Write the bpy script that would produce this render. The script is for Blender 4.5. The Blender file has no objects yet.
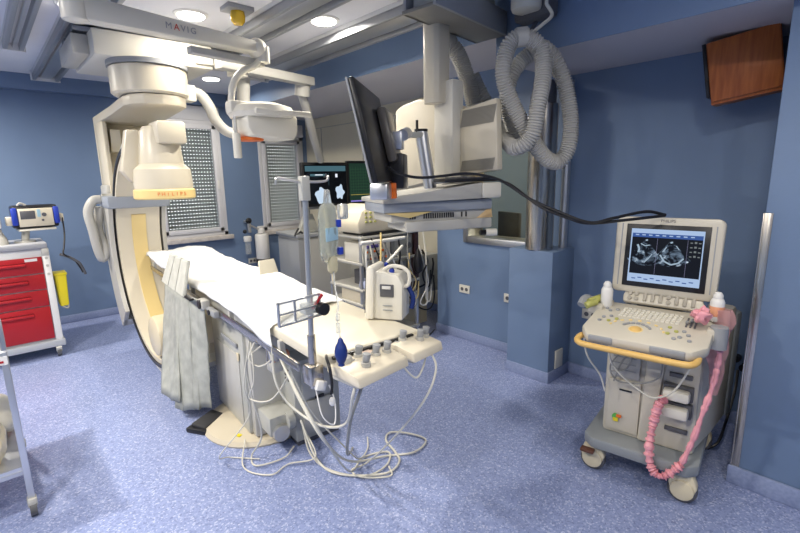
import bpy, bmesh, math, random
from mathutils import Vector, Matrix, noise
random.seed(7)
R = math.radians
S = bpy.context.scene
COL = S.collection
# ------------------------------------------------------------------ camera
FOC, YAW, PITCH, ROLL, CH = 457.85, R(42.218), R(11.0715), R(1.114), 1.62
fw = Vector((math.sin(YAW)*math.cos(PITCH), math.cos(YAW)*math.cos(PITCH), -math.sin(PITCH)))
rt = Vector((math.cos(YAW), -math.sin(YAW), 0)); dn = fw.cross(rt)
r2 = rt*math.cos(ROLL) + dn*math.sin(ROLL); d2 = dn*math.cos(ROLL) - rt*math.sin(ROLL)
cd = bpy.data.cameras.new('camera'); cam = bpy.data.objects.new('camera', cd); COL.objects.link(cam)
cam.matrix_world = Matrix(((r2.x, -d2.x, -fw.x, 0), (r2.y, -d2.y, -fw.y, 0), (r2.z, -d2.z, -fw.z, CH), (0, 0, 0, 1)))
cd.sensor_width = 36; cd.lens = FOC/800*36; cd.clip_start = .05; cd.clip_end = 100
S.camera = cam
# ------------------------------------------------------------------ world, exposure
S.view_settings.view_transform = 'Standard'; S.view_settings.look = 'None'
S.view_settings.gamma = 1; S.view_settings.use_curve_mapping = False
S.view_settings.exposure = 0.06
W = bpy.data.worlds.new('sky'); S.world = W; W.use_nodes = True
bg = W.node_tree.nodes['Background']
bg.inputs[0].default_value = (1, .985, .96, 1); bg.inputs[1].default_value = 3.2
# (x, y, power)
DOWNLIGHTS = [(1.28, 3.53, 9), (2.06, 3.05, 32), (2.15, 5.50, 24), (.65, 3.82, 16), (-.8, 3.3, 70), (-.5, 5.2, 60),
              (-.6, 1.9, 40), (-1.0, .8, 44), (1.5, .2, 16), (.2, -.8, 34), (1.0, 5.7, 0)]
LCOL = (1.0, .93, .82)
# ------------------------------------------------------------------ materials
MATS = {}
def mat(name, c, rough=.5, metal=0., emit=None, es=0., trans=0., spec=.5, coat=0., alpha=1., ior=1.45):
    if name in MATS: return MATS[name]
    m = bpy.data.materials.new(name); m.use_nodes = True; b = m.node_tree.nodes['Principled BSDF']
    b.inputs['Base Color'].default_value = (*c, 1); b.inputs['Roughness'].default_value = rough
    b.inputs['Metallic'].default_value = metal; b.inputs['Specular IOR Level'].default_value = spec
    b.inputs['Coat Weight'].default_value = coat; b.inputs['Transmission Weight'].default_value = trans
    b.inputs['Alpha'].default_value = alpha; b.inputs['IOR'].default_value = ior
    if emit: b.inputs['Emission Color'].default_value = (*emit, 1); b.inputs['Emission Strength'].default_value = es
    MATS[name] = m
    return m
def nodes(m): return m.node_tree.nodes, m.node_tree.links, m.node_tree.nodes['Principled BSDF']
def noisy(name, c1, c2, scale=20, rough=.5, bump=0., lo=.35, hi=.65, detail=4, obj=True, bscale=None, metal=0., spec=.5, stretch=None):
    m = mat(name, c1, rough, metal, spec=spec); N, L, b = nodes(m)
    tc = N.new('ShaderNodeTexCoord'); n = N.new('ShaderNodeTexNoise'); n.inputs['Scale'].default_value = scale; n.inputs['Detail'].default_value = detail
    src = tc.outputs['Object']
    if stretch:
        mp = N.new('ShaderNodeMapping'); mp.inputs['Scale'].default_value = stretch; L.new(src, mp.inputs[0]); src = mp.outputs[0]
    L.new(src, n.inputs['Vector'])
    r = N.new('ShaderNodeValToRGB'); r.color_ramp.elements[0].position = lo; r.color_ramp.elements[1].position = hi
    r.color_ramp.elements[0].color = (*c1, 1); r.color_ramp.elements[1].color = (*c2, 1)
    L.new(n.outputs['Fac'], r.inputs[0]); L.new(r.outputs[0], b.inputs['Base Color'])
    if bump:
        n2 = N.new('ShaderNodeTexNoise'); n2.inputs['Scale'].default_value = bscale or scale; L.new(src, n2.inputs['Vector'])
        bp = N.new('ShaderNodeBump'); bp.inputs['Strength'].default_value = bump; bp.inputs['Distance'].default_value = .01
        L.new(n2.outputs['Fac'], bp.inputs['Height']); L.new(bp.outputs[0], b.inputs['Normal'])
    return m
blue = noisy('wall blue paint', (.150, .220, .352), (.165, .239, .375), 1.5, .42, .05, bscale=60)
ceilw = noisy('ceiling plaster', (.74, .74, .77), (.78, .78, .81), 2, .8)
soffitw = mat('soffit lavender paint', (.52, .51, .55), .6)
creamwall = noisy('cream wall panel', (.58, .54, .42), (.62, .58, .46), 1.5, .5)
# vinyl floor: pale blue with fine darker and lighter flecks
floorm = mat('speckled vinyl', (.2, .25, .5), .34); N, L, b = nodes(floorm)
tc = N.new('ShaderNodeTexCoord')
v = N.new('ShaderNodeTexVoronoi'); v.inputs['Scale'].default_value = 130; L.new(tc.outputs['Object'], v.inputs['Vector'])
sp = N.new('ShaderNodeSeparateColor'); L.new(v.outputs['Color'], sp.inputs[0])
cr = N.new('ShaderNodeValToRGB'); e = cr.color_ramp.elements
e[0].position = 0; e[0].color = (.16, .20, .37, 1); e[1].position = 1; e[1].color = (.50, .54, .72, 1)
a = e.new(.2); a.color = (.23, .285, .495, 1); a = e.new(.8); a.color = (.285, .34, .565, 1)
L.new(sp.outputs[0], cr.inputs[0])
n = N.new('ShaderNodeTexNoise'); n.inputs['Scale'].default_value = 1.1; L.new(tc.outputs['Object'], n.inputs['Vector'])
mx = N.new('ShaderNodeMix'); mx.data_type = 'RGBA'; mx.blend_type = 'MULTIPLY'; mx.inputs[0].default_value = .16
L.new(cr.outputs[0], mx.inputs[6]); L.new(n.outputs['Fac'], mx.inputs[7]); L.new(mx.outputs[2], b.inputs['Base Color'])
skirt = noisy('vinyl skirting', (.22, .27, .43), (.27, .32, .49), 60, .4)
cream = mat('cream enamel', (.66, .60, .47), .35)
cream2 = mat('warm cream plastic', (.68, .60, .42), .38)
ivory = mat('ivory plastic', (.70, .67, .58), .35)
lgrey = mat('light grey plastic', (.47, .46, .42), .4)
pgrey = mat('pale grey enamel', (.43, .43, .39), .4)
mgrey = mat('mid grey plastic', (.30, .31, .32), .45)
dgrey = mat('dark grey plastic', (.10, .10, .11), .45)
bgrey = mat('blue grey plastic', (.30, .33, .38), .42)
black = mat('black plastic', (.012, .012, .014), .35)
rubber = mat('black rubber', (.03, .03, .032), .6)
grubber = mat('grey rubber', (.11, .11, .11), .6)
white = mat('white enamel', (.74, .73, .70), .35)
pvc = mat('white window frame', (.66, .66, .68), .35)
steel = noisy('brushed steel', (.46, .43, .38), (.60, .56, .50), 30, .25, metal=1., stretch=(12, 12, .3))
chrome = mat('chrome', (.62, .61, .58), .28, .85)
alu = mat('aluminium', (.62, .63, .65), .35, .9)
railm = mat('grey rail metal', (.36, .37, .39), .4, .5)
railw = mat('white rail paint', (.66, .66, .66), .4)
yellow = mat('yellow plastic', (.75, .62, .02), .4)
lyel = mat('pale yellow plastic', (.78, .60, .26), .4)
ylwbar = mat('mustard handle', (.66, .42, .13), .4)
red = mat('red enamel', (.38, .012, .018), .3)
dred = mat('dark red recess', (.22, .008, .012), .35)
orange = mat('orange plastic', (.75, .16, .02), .4)
bluep = mat('blue plastic', (.02, .05, .40), .35)
navy = mat('navy rubber', (.01, .03, .17), .45)
green = mat('green plastic', (.10, .40, .08), .4)
olive = mat('olive plastic', (.42, .42, .12), .4)
linen = mat('white linen', (.86, .86, .84), .85)
N, L, b = nodes(linen); tc = N.new('ShaderNodeTexCoord'); n = N.new('ShaderNodeTexNoise'); n.inputs['Scale'].default_value = 5; n.inputs['Detail'].default_value = 5
bp = N.new('ShaderNodeBump'); bp.inputs['Strength'].default_value = .5; bp.inputs['Distance'].default_value = .02
L.new(tc.outputs['Object'], n.inputs['Vector']); L.new(n.outputs['Fac'], bp.inputs['Height']); L.new(bp.outputs[0], b.inputs['Normal'])
leadm = noisy('grey lead vinyl', (.32, .33, .30), (.42, .43, .39), 14, .55, .4, bscale=12)
leadl = noisy('pale lead vinyl', (.52, .52, .46), (.60, .60, .53), 14, .55, .2, bscale=12)
wood = noisy('orange wood veneer', (.30, .075, .014), (.43, .125, .026), 9, .4, stretch=(6, 6, .5))
sill = noisy('marble sill', (.50, .46, .42), (.64, .60, .56), 14, .4)
hosem = mat('grey corrugated hose', (.46, .45, .42), .5)
cablew = mat('pale cable', (.62, .60, .52), .45)
cableg = mat('grey cable', (.28, .28, .26), .45)
glass = mat('window glass', (.9, .95, .95), .03, trans=1., ior=1.02)
oglass = mat('lead glass', (.78, .76, .62), .05, trans=1., ior=1.1)
clear = mat('clear plastic', (.9, .92, .9), .15, trans=.75, ior=1.12)
fluid = mat('clear infusion bag', (.84, .86, .78), .2, trans=.8, ior=1.1)
fluidb = mat('pale blue label', (.35, .55, .66), .4)
cushion = mat('cream cushion vinyl', (.68, .63, .50), .4)
pinkm = mat('pink crinkled film', (.75, .32, .36), .4)
pinkt = mat('pink drape', (.75, .45, .45), .4, trans=.55, ior=1.1)
skinc = mat('peach paint', (.80, .62, .50), .5)
lens = mat('lit lamp lens', (1, 1, 1), .4, emit=(1, .95, .88), es=9)
beacon = mat('amber beacon', (.85, .55, .03), .1, trans=.25, coat=.6)
scrk = mat('dark screen', (.006, .007, .009), .12)
def em(name, c, s=1.): return mat(name, (0, 0, 0), .5, emit=c, es=s, spec=.08)
# ------------------------------------------------------------------ mesh builder
MW = {}
def sm(pts, n=6, closed=False):
    P = [Vector(p) for p in pts]; out = []
    if len(P) < 3: return P
    for i in range(len(P)-1):
        p0 = P[i-1] if i else P[0]*2-P[1]; p1, p2 = P[i], P[i+1]; p3 = P[i+2] if i+2 < len(P) else P[-1]*2-P[-2]
        for k in range(n):
            t = k/n
            out.append(.5*((2*p1)+(p2-p0)*t+(2*p0-5*p1+4*p2-p3)*t*t+(3*p1-p0-3*p2+p3)*t**3))
    out.append(P[-1]); return out
class MB:
    def __init__(s): s.bm = bmesh.new(); s.mats = []
    def mi(s, m):
        if m not in s.mats: s.mats.append(m)
        return s.mats.index(m)
    def merge(s, b, m, X=None):
        if X is not None: bmesh.ops.transform(b, matrix=X, verts=b.verts)
        k = s.mi(m); mp = {v: s.bm.verts.new(v.co) for v in b.verts}
        for f in b.faces:
            try: g = s.bm.faces.new([mp[v] for v in f.verts]); g.material_index = k
            except ValueError: pass
        b.free(); return s
    def box(s, lo, hi, m, bev=0., rot=None, seg=2):
        b = bmesh.new(); bmesh.ops.create_cube(b, size=1)
        lo, hi = Vector(lo), Vector(hi); c = (lo+hi)/2; d = hi-lo
        bmesh.ops.scale(b, vec=[abs(q) for q in d], verts=b.verts)
        if bev: bmesh.ops.bevel(b, geom=b.edges[:], offset=bev, segments=seg, profile=.5, affect='EDGES')
        X = Matrix.Translation(c)
        if rot: X = X @ Matrix.Rotation(R(rot[2]), 4, 'Z') @ Matrix.Rotation(R(rot[1]), 4, 'Y') @ Matrix.Rotation(R(rot[0]), 4, 'X')
        return s.merge(b, m, X)
    def cyl(s, p0, p1, r, m, r2=None, seg=20, bev=0):
        p0, p1 = Vector(p0), Vector(p1); d = p1-p0
        b = bmesh.new(); bmesh.ops.create_cone(b, cap_ends=True, segments=seg, radius1=r, radius2=r if r2 is None else r2, depth=d.length)
        if bev: bmesh.ops.bevel(b, geom=[e for e in b.edges if abs(e.verts[0].co.z-e.verts[1].co.z) < 1e-6], offset=bev, segments=2, profile=.5, affect='EDGES')
        X = Matrix.Translation((p0+p1)/2) @ Vector((0, 0, 1)).rotation_difference(d).to_matrix().to_4x4()
        return s.merge(b, m, X)
    def ball(s, c, r, m, sc=(1, 1, 1), seg=16):
        b = bmesh.new(); bmesh.ops.create_uvsphere(b, u_segments=seg, v_segments=seg//2+2, radius=r)
        return s.merge(b, m, Matrix.Translation(c) @ Matrix.Diagonal((*sc, 1)))
    def tube(s, pts, r, m, seg=8, n=6, corr=0., pitch=.02, smooth=True, jit=0.):
        P = sm(pts, n) if smooth else [Vector(p) for p in pts]
        if corr:
            Q = []; step = pitch/4
            for a, c in zip(P, P[1:]):
                k = max(1, round((c-a).length/step))
                for i in range(k): Q.append(a.lerp(c, i/k))
            P = Q+[P[-1]]
        b = bmesh.new(); rings = []; up = None
        for i, p in enumerate(P):
            t = (P[min(i+1, len(P)-1)]-P[max(i-1, 0)])
            if t.length < 1e-9: t = Vector((0, 0, 1))
            t.normalize()
            if up is None: up = t.orthogonal().normalized()
            up = (up-t*up.dot(t)); up = up.normalized() if up.length > 1e-6 else t.orthogonal().normalized()
            w = t.cross(up); rr = r
            if corr: rr = r+corr*(1 if i % 4 in (0, 1) else -1)
            if jit: rr = r*(1+jit*(random.random()-.5))
            rings.append([b.verts.new(p+(up*math.cos(2*math.pi*k/seg)+w*math.sin(2*math.pi*k/seg))*rr) for k in range(seg)])
        for A, B in zip(rings, rings[1:]):
            for k in range(seg): b.faces.new((A[k], A[(k+1) % seg], B[(k+1) % seg], B[k]))
        b.faces.new(rings[0][::-1]); b.faces.new(rings[-1])
        return s.merge(b, m)
    def lathe(s, prof, m, c=(0, 0, 0), seg=24, X=None):
        b = bmesh.new(); rings = []
        for r, z in prof:
            rings.append([b.verts.new((max(r, 1e-4)*math.cos(2*math.pi*k/seg), max(r, 1e-4)*math.sin(2*math.pi*k/seg), z)) for k in range(seg)])
        for A, B in zip(rings, rings[1:]):
            for k in range(seg): b.faces.new((A[k], A[(k+1) % seg], B[(k+1) % seg], B[k]))
        b.faces.new(rings[0][::-1]); b.faces.new(rings[-1])
        return s.merge(b, m, (Matrix.Translation(c) @ (X or Matrix.Identity(4))))
    def prism(s, poly, d, m, X=None, bev=0.):
        """poly in xy, extruded by d along z (centred), then transformed"""
        b = bmesh.new(); A = [b.verts.new((x, y, -d/2)) for x, y in poly]; B = [b.verts.new((x, y, d/2)) for x, y in poly]
        b.faces.new(A[::-1]); b.faces.new(B)
        for i in range(len(A)): j = (i+1) % len(A); b.faces.new((A[i], A[j], B[j], B[i]))
        bmesh.ops.recalc_face_normals(b, faces=b.faces)
        if bev: bmesh.ops.bevel(b, geom=b.edges[:], offset=bev, segments=2, profile=.5, affect='EDGES')
        return s.merge(b, m, X)
    def arc(s, c, r0, r1, w, a0, a1, m, n=40):
        """a curved bar in the YZ plane, w wide along X; angles from +Y"""
        b = bmesh.new(); rings = []
        for i in range(n+1):
            a = R(a0+(a1-a0)*i/n); ca, sa = math.cos(a), math.sin(a)
            rings.append([b.verts.new((c[0]+x, c[1]+ca*r, c[2]+sa*r)) for x, r in ((-w/2, r0), (w/2, r0), (w/2, r1), (-w/2, r1))])
        for A, B in zip(rings, rings[1:]):
            for k in range(4): b.faces.new((A[k], A[(k+1) % 4], B[(k+1) % 4], B[k]))
        b.faces.new(rings[0][::-1]); b.faces.new(rings[-1])
        bmesh.ops.recalc_face_normals(b, faces=b.faces)
        return s.merge(b, m)
    def quad(s, pts, m):
        b = bmesh.new(); b.faces.new([b.verts.new(p) for p in pts]); return s.merge(b, m)
    def text(s, txt, size, m, X, ext=.0006):
        cu = bpy.data.curves.new('t', 'FONT'); cu.body = txt; cu.size = size; cu.extrude = ext; cu.align_x = 'CENTER'; cu.align_y = 'CENTER'
        o = bpy.data.objects.new('t', cu); COL.objects.link(o)
        me = bpy.data.meshes.new_from_object(o.evaluated_get(bpy.context.evaluated_depsgraph_get()))
        b = bmesh.new(); b.from_mesh(me); bpy.data.objects.remove(o); bpy.data.curves.remove(cu); bpy.data.meshes.remove(me)
        return s.merge(b, m, X)
    def build(s, name, parent=None, world=False, sharp=38):
        if world and parent is not None: bmesh.ops.transform(s.bm, matrix=MW[parent.name].inverted(), verts=s.bm.verts)
        bmesh.ops.recalc_face_normals(s.bm, faces=s.bm.faces)
        for f in s.bm.faces: f.smooth = True
        me = bpy.data.meshes.new(name); s.bm.to_mesh(me); s.bm.free()
        for m in s.mats: me.materials.append(m)
        me.set_sharp_from_angle(angle=R(sharp))
        o = bpy.data.objects.new(name, me); COL.objects.link(o)
        if parent is not None: o.parent = parent; MW[o.name] = MW[parent.name]
        else: MW[o.name] = Matrix.Identity(4)
        return o
def T(name, label, cat, loc=(0, 0, 0), rz=0, group=None):
    o = bpy.data.objects.new(name, None); COL.objects.link(o); o.empty_display_size = .1
    o.location = loc; o.rotation_euler = (0, 0, R(rz)); o['label'] = label; o['category'] = cat
    if group: o['group'] = group
    MW[o.name] = Matrix.Translation(loc) @ Matrix.Rotation(R(rz), 4, 'Z')
    return o
def one(mb, name, label, cat, group=None, kind=None):
    """a thing that is a single mesh, built in world coordinates: its origin is moved to its base"""
    o = mb.build(name)
    vs = [v.co for v in o.data.vertices]; lo = [min(v[i] for v in vs) for i in range(3)]; hi = [max(v[i] for v in vs) for i in range(3)]
    c = Vector(((lo[0]+hi[0])/2, (lo[1]+hi[1])/2, lo[2])); o.data.transform(Matrix.Translation(-c)); o.location = c
    o['label'] = label; o['category'] = cat
    if group: o['group'] = group
    if kind: o['kind'] = kind
    return o
def struct(name, mb, label=None):
    o = mb.build(name); o['kind'] = 'structure'
    return o
def copy_tree(o, parent=None):
    c = o.copy(); COL.objects.link(c)
    if parent: c.parent = parent
    for ch in list(o.children): copy_tree(ch, c)
    MW[c.name] = MW.get(o.name, Matrix.Identity(4))
    return c
def XZ(loc, rz=0, rx=90):   # puts xy-drawn shapes upright: x stays along the thing, y becomes up
    return Matrix.Translation(loc) @ Matrix.Rotation(R(rz), 4, 'Z') @ Matrix.Rotation(R(rx), 4, 'X')
# ================================================================== SETTING
CZ = 2.76
struct('floor', MB().box((-2.6, -2.1, -.06), (6.2, 6.6, 0), floorm))
struct('ceiling', MB().box((-2.6, -2.1, CZ), (6.2, 6.6, CZ+.08), ceilw))
YB = 6.5
w1 = (1.68, 2.58, .86, 2.58); w2 = (3.13, 3.87, .86, 2.42)
m = MB()
m.box((-2.6, YB, 0), (w1[0], YB+.25, CZ), blue).box((w1[1], YB, 0), (w2[0], YB+.25, CZ), blue).box((w2[1], YB, 0), (4.1, YB+.25, CZ), blue)
for w in (w1, w2): m.box((w[0], YB, 0), (w[1], YB+.25, w[2]), blue).box((w[0], YB, w[3]), (w[1], YB+.25, CZ), blue)
struct('wall_back', m)
struct('trim_1', MB().box((-2.4, 6.40, 2.60), (2.68, YB, CZ), blue, .004))
struct('wall_left', MB().box((-2.6, -2.1, 0), (-2.4, YB, CZ), blue))
struct('wall_front', MB().box((-2.4, -2.1, 0), (6.2, -1.9, CZ), blue))
m = MB()     # right wall with the control-room opening y 2.20..2.82? z .99..2.08
wy0, wy1, wz0, wz1 = 2.06, 2.80, 1.03, 2.05
m.box((3.43, -1.9, 0), (3.63, wy0, CZ), blue).box((3.43, wy1, 0), (3.63, 3.2, CZ), blue)
m.box((3.43, wy0, 0), (3.63, wy1, wz0), blue).box((3.43, wy0, wz1), (3.63, wy1, CZ), blue)
m.box((3.63, 3.1, 0), (6.2, 3.2, CZ), blue)
struct('wall_right', m)
m = MB(); m.box((3.95, 3.2, 0), (4.1, YB, CZ), creamwall)
for y in (4.05, 5.05, 6.05): m.box((3.943, y, .02), (3.95, y+.006, 2.36), mgrey)
m.box((3.943, 3.2, 2.36), (3.95, YB, 2.366), mgrey)
struct('wall_recess', m)
# beams over the right side
m = MB(); m.box((2.70, 1.93, 2.515), (3.95, 6.5, CZ), soffitw).box((2.695, 1.93, 2.515), (2.70, 6.5, CZ), blue)
struct('trim_2', m)
m = MB(); m.box((2.64, -1.9, 2.345), (3.43, 1.93, CZ), soffitw).box((2.635, -1.9, 2.345), (2.64, 1.93, CZ), blue)
struct('trim_3', m)
struct('wall_pier', MB().box((2.735, -1.2, 0), (3.43, .44, 2.345), blue, .006))
m = MB().box((3.10, 1.72, 0), (3.43, 2.10, 1.045), blue, .004)
m.box((3.092, 1.712, 0), (3.43, 2.108, .09), skirt, .003)
struct('trim_4', m)
# skirtings
def skirting(name, lo, hi): struct(name, MB().box(lo, hi, skirt, .006))
skirting('baseboard_back', (-2.4, 6.485, 0), (3.95, YB, .09))
skirting('baseboard_right', (3.415, .44, 0), (3.43, 3.21, .09))
skirting('baseboard_pier', (2.715, -1.2, 0), (2.735, .455, .10))
skirting('baseboard_left', (-2.4, -1.9, 0), (-2.385, YB, .09))
skirting('baseboard_recess', (3.935, 3.2, 0), (3.95, YB, .09))
# control room behind the lead glass
m = MB(); m.box((5.6, -1.9, 0), (5.75, 3.1, CZ), mat('control room wall', (.44, .30, .13), .6)).box((3.63, -.5, 0), (5.6, -.4, CZ), mgrey)
struct('wall_control', m)
# windows with roller shutters
slatm = mat('shutter slat', (.52, .52, .50), .5)
def window(name, w):
    x0, x1, z0, z1 = w
    m = MB(); bx = .17
    m.box((x0-.01, YB-.03, z1-bx), (x1+.01, YB+.12, z1+.01), pvc, .004)                    # shutter box
    zt = z1-bx
    for lo, hi in (((x0, z0), (x0+.055, zt)), ((x1-.055, z0), (x1, zt)), ((x0, z0), (x1, z0+.055)), ((x0, zt-.055), (x1, zt))):
        m.box((lo[0], YB-.02, lo[1]), (hi[0], YB+.06, hi[1]), pvc, .004)
    a, b2, c, d = x0+.055, x1-.055, z0+.055, zt-.055
    for lo, hi in (((a, c), (a+.06, d)), ((b2-.06, c), (b2, d)), ((a, c), (b2, c+.06)), ((a, d-.06), (b2, d))):
        m.box((lo[0], YB-.035, lo[1]), (hi[0], YB+.04, hi[1]), pvc, .008)
    fr = struct(name, m)
    g = MB().box((a+.05, YB, c+.05), (b2-.05, YB+.006, d-.05), glass); g.build('pane', fr)
    s = MB(); z = c-.02; pitch = .047
    while z < d+.05:
        s.box((a-.03, YB+.11, z), (b2+.03, YB+.118, z+.041), slatm)
        x = a-.03
        while x < b2+.03:
            s.box((x, YB+.11, z+.041), (x+.022, YB+.118, z+.047), slatm); x += .040
        z += pitch
    s.build('roller_shutter', fr)
    MB().box((x0-.06, YB-.07, z0-.06), (x1+.06, YB+.1, z0), sill, .006).build('window_sill', fr)
    if x0 < 3: MB().box(((b2-.045), YB-.05, 1.5), ((b2-.015), YB-.035, 1.62), white, .004).build('window_handle', fr)
window('window_1', w1); window('window_2', w2)
# control-room window
m = MB()
for lo, hi in (((wy0, wz0-.04), (wy1, wz0+.02)), ((wy0, wz1-.02), (wy1, wz1+.04)), ((wy0-.04, wz0-.04), (wy0, wz1+.04)), ((wy1-.02, wz0-.04), (wy1+.04, wz1+.04))):
    m.box((3.405, lo[0], lo[1]), (3.64, hi[0], hi[1]), alu, .004)
fr = struct('window_3', m); MB().box((3.50, wy0, wz0), (3.515, wy1, wz1), oglass).build('pane', fr)
# ------------------------------------------------------------------ ceiling rails
def rail(x, y0, y1, w, label, name='ceiling_rail'):
    o = T(name, label, 'rail', (x, (y0+y1)/2, CZ-.09), 0)
    l = (y1-y0)/2
    MB().box((-w/2, -l, .05), (w/2, l, .09), railw, .003).box((-w/2, -l, -.0), (-w/2+.03, l, .06), railm, .003).box((w/2-.03, -l, 0), (w/2, l, .06), railm, .003).build('channel', o)
    MB().box((-w/2+.06, -l, .02), (w/2-.06, l, .05), alu, .004).build('running_track', o)
    MB().box((-w/2-.015, l-.004, -.005), (w/2+.015, l+.01, .09), railw, .003).build('end_cap', o)
    return o
rail(.70, 1.3, 6.2, .22, 'long grey ceiling rail left of the scanner carriage, ending at the window wall')
rail(.38, 1.5, 4.95, .13, 'short grey ceiling rail in the top left corner of the photo')
rail(1.72, 1.3, 5.0, .24, 'grey ceiling rail over the table between the two bright downlights')
rail(2.38, 2.0, 4.9, .30, 'bright metal ceiling rail right beside the blue beam')
# downlights
for i, (x, y, p) in enumerate(DOWNLIGHTS):
    if p == 0: continue
    lab = {0: 'round ceiling downlight above the lettered beam, left of the amber beacon', 1: 'round ceiling downlight between the two right-hand ceiling rails', 2: 'small far ceiling downlight seen beyond the hose loop', 3: 'round ceiling downlight cut by the top edge, left of the lettered beam'}.get(i, None)
    o = T('ceiling_downlight', lab or 'round ceiling downlight outside the picture', 'ceiling light', (x, y, CZ), 0, None if lab else 'downlights outside the picture')
    MB().lathe([(.09, -.010), (.105, -.010), (.115, -.004), (.115, 0), (.085, 0)], white).build('trim_ring', o)
    MB().cyl((0, 0, -.018), (0, 0, -.008), .088, lens).build('lens', o)
    ld = bpy.data.lights.new('downlight_lamp', 'AREA'); ld.shape = 'DISK'; ld.size = .17; ld.energy = p; ld.color = LCOL; ld.spread = R(165)
    lo = bpy.data.objects.new('lamp_light', ld); COL.objects.link(lo); lo.parent = o; lo.location = (0, 0, -.024)
# amber beacon
o = T('warning_beacon', 'amber warning beacon on a grey plate on the ceiling', 'beacon', (1.47, 3.2, CZ))
MB().box((-.09, -.07, -.03), (.09, .07, 0), railm, .004).build('base_plate', o)
MB().lathe([(.0, -.115), (.03, -.11), (.045, -.09), (.05, -.06), (.045, -.03), (0, -.03)], beacon).build('dome', o)
# ================================================================== CEILING C-ARM
o = T('ceiling_carriage', 'white ceiling carriage of the scanner, running between the left rails', 'scanner carriage', (1.1, 4.16, 2.475))
m = MB().box((-.38, -.34, .0), (.42, .42, .17), ivory, .012).box((-.48, -.20, .02), (-.38, .36, .15), lgrey, .008).box((.28, -.355, .03), (.42, -.34, .15), ivory, .005)
m.box((-.46, -.2, .17), (.70, -.08, .2), railm).box((-.46, .2, .17), (.70, .3, .2), railm).build('housing', o)
MB().box((.42, -.28, .05), (.60, -.10, .15), lgrey, .01).box((.60, -.26, .07), (.72, -.14, .13), lgrey, .008).build('side_arm', o)
MB().cyl((-.02, -.21, -.035), (-.02, -.21, .0), .272, mgrey, seg=40).build('bearing', o)
X0, YC, ZC = 1.10, 4.03, 1.02       # centre of the C
o = T('c_arm_scanner', 'large cream C-shaped x-ray arm hanging from the ceiling at the table head', 'x-ray scanner', (X0, YC, 0))
MB().lathe([(.02, 2.245), (.245, 2.245), (.262, 2.26), (.262, 2.43), (.25, 2.44), (.02, 2.44)], cream, (-.02, -.08, 0), 48).build('bearing_drum', o)
poly = [(-.21, -.08), (-.19, -.20), (-.12, -.29), (0, -.32), (.12, -.29), (.2, -.2), (.23, .1), (.28, .6), (.28, 1.38), (-.16, 1.38), (-.18, .5)]
m = MB().prism(poly, .075, cream, Matrix.Translation((-.01, 0, 2.205)), .012)
# column: hollow-fronted post behind the C
m.box((-.17, 1.0, 1.15), (-.13, 1.32, 2.2), cream, .012).box((.24, 1.0, 1.25), (.28, 1.32, 2.2), cream, .012).box((-.17, 1.26, 1.15), (.28, 1.38, 2.2), cream, .012)
m.prism([(1.0, 2.1), (1.0, 2.0), (1.06, 1.9), (1.3, 1.9), (1.3, 2.1)], .08, cream, Matrix(((0, 0, 1, -.07), (1, 0, 0, 0), (0, 1, 0, 0), (0, 0, 0, 1))), .0)
m.build('column', o)
# sleeve that carries the C
m = MB().arc((-.02, 0, ZC), .99, 1.10, .46, -42, 27, lgrey).arc((-.24, 0, ZC), .83, 1.10, .035, -42, 27, lgrey).arc((.20, 0, ZC), .83, 1.10, .035, -42, 27, lgrey)
m.box((-.27, .66, 1.39), (.24, 1.04, 1.50), bgrey, .02).box((-.2, 1.02, 1.28), (.1, 1.30, 1.60), lgrey, .02)
m.build('sleeve', o)
m = MB().arc((-.02, 0, ZC), .82, .90, .36, -128, 94, cream, 80).arc((-.02, 0, ZC), .90, .97, .30, -128, 94, ivory, 80)
carc = m.build('arc', o)
MB().arc((-.02, 0, ZC), .812, .822, .12, -70, 22, lyel, 50).build('yellow_inlay', carc)
MB().arc((-.205, 0, ZC), .855, .885, .012, -125, 90, black, 60).build('drive_belt', carc)
# detector
dx, dy = -.03, -.18
m = MB().lathe([(.05, 1.56), (.20, 1.56), (.205, 1.60), (.195, 1.71), (.155, 1.75), (.13, 1.98), (.105, 2.02), (.02, 2.03)], cream, (dx, dy, 0), 36)
m.box((dx-.06, dy-.20, 1.89), (dx+.14, dy+.03, 2.05), cream, .02).box((dx-.10, dy-.1, 1.88), (dx+.03, dy+.3, 2.0), cream, .03).prism([(-.2, 1.62), (-.26, 1.7), (-.2, 2.0), (-.1, 2.0), (-.1, 1.6)], .1, cream, Matrix(((1, 0, 0, dx), (0, 0, -1, dy+.1), (0, 1, 0, 0), (0, 0, 0, 1))), .01)
det = m.build('detector', o)
MB().lathe([(.02, 1.49), (.205, 1.49), (.215, 1.50), (.215, 1.555), (.205, 1.565), (.02, 1.565)], lyel, (dx, dy, 0), 40).build('bumper_ring', det)
m = MB()
# maker's name curved on the ring
word = 'PHILIPS'
for i, ch in enumerate(word):
    a = R(-92+(i-3)*8.2); r = .2165
    m.text(ch, .036, orange, Matrix.Translation((dx+math.cos(a)*r, dy+math.sin(a)*r, 1.528)) @ Matrix.Rotation(a+R(90), 4, 'Z') @ Matrix.Rotation(R(90), 4, 'X'))
m.build('lettering', det)
# tube under the table
m = MB().cyl((-.22, -.10, .40), (.36, -.10, .40), .165, cream2, bev=.03, seg=28).box((-.15, -.25, .10), (.15, .35, .36), lgrey, .04)
m.cyl((.02, -.1, .5), (.02, -.1, .62), .09, lgrey)
m.build('x_ray_tube', o)
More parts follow.
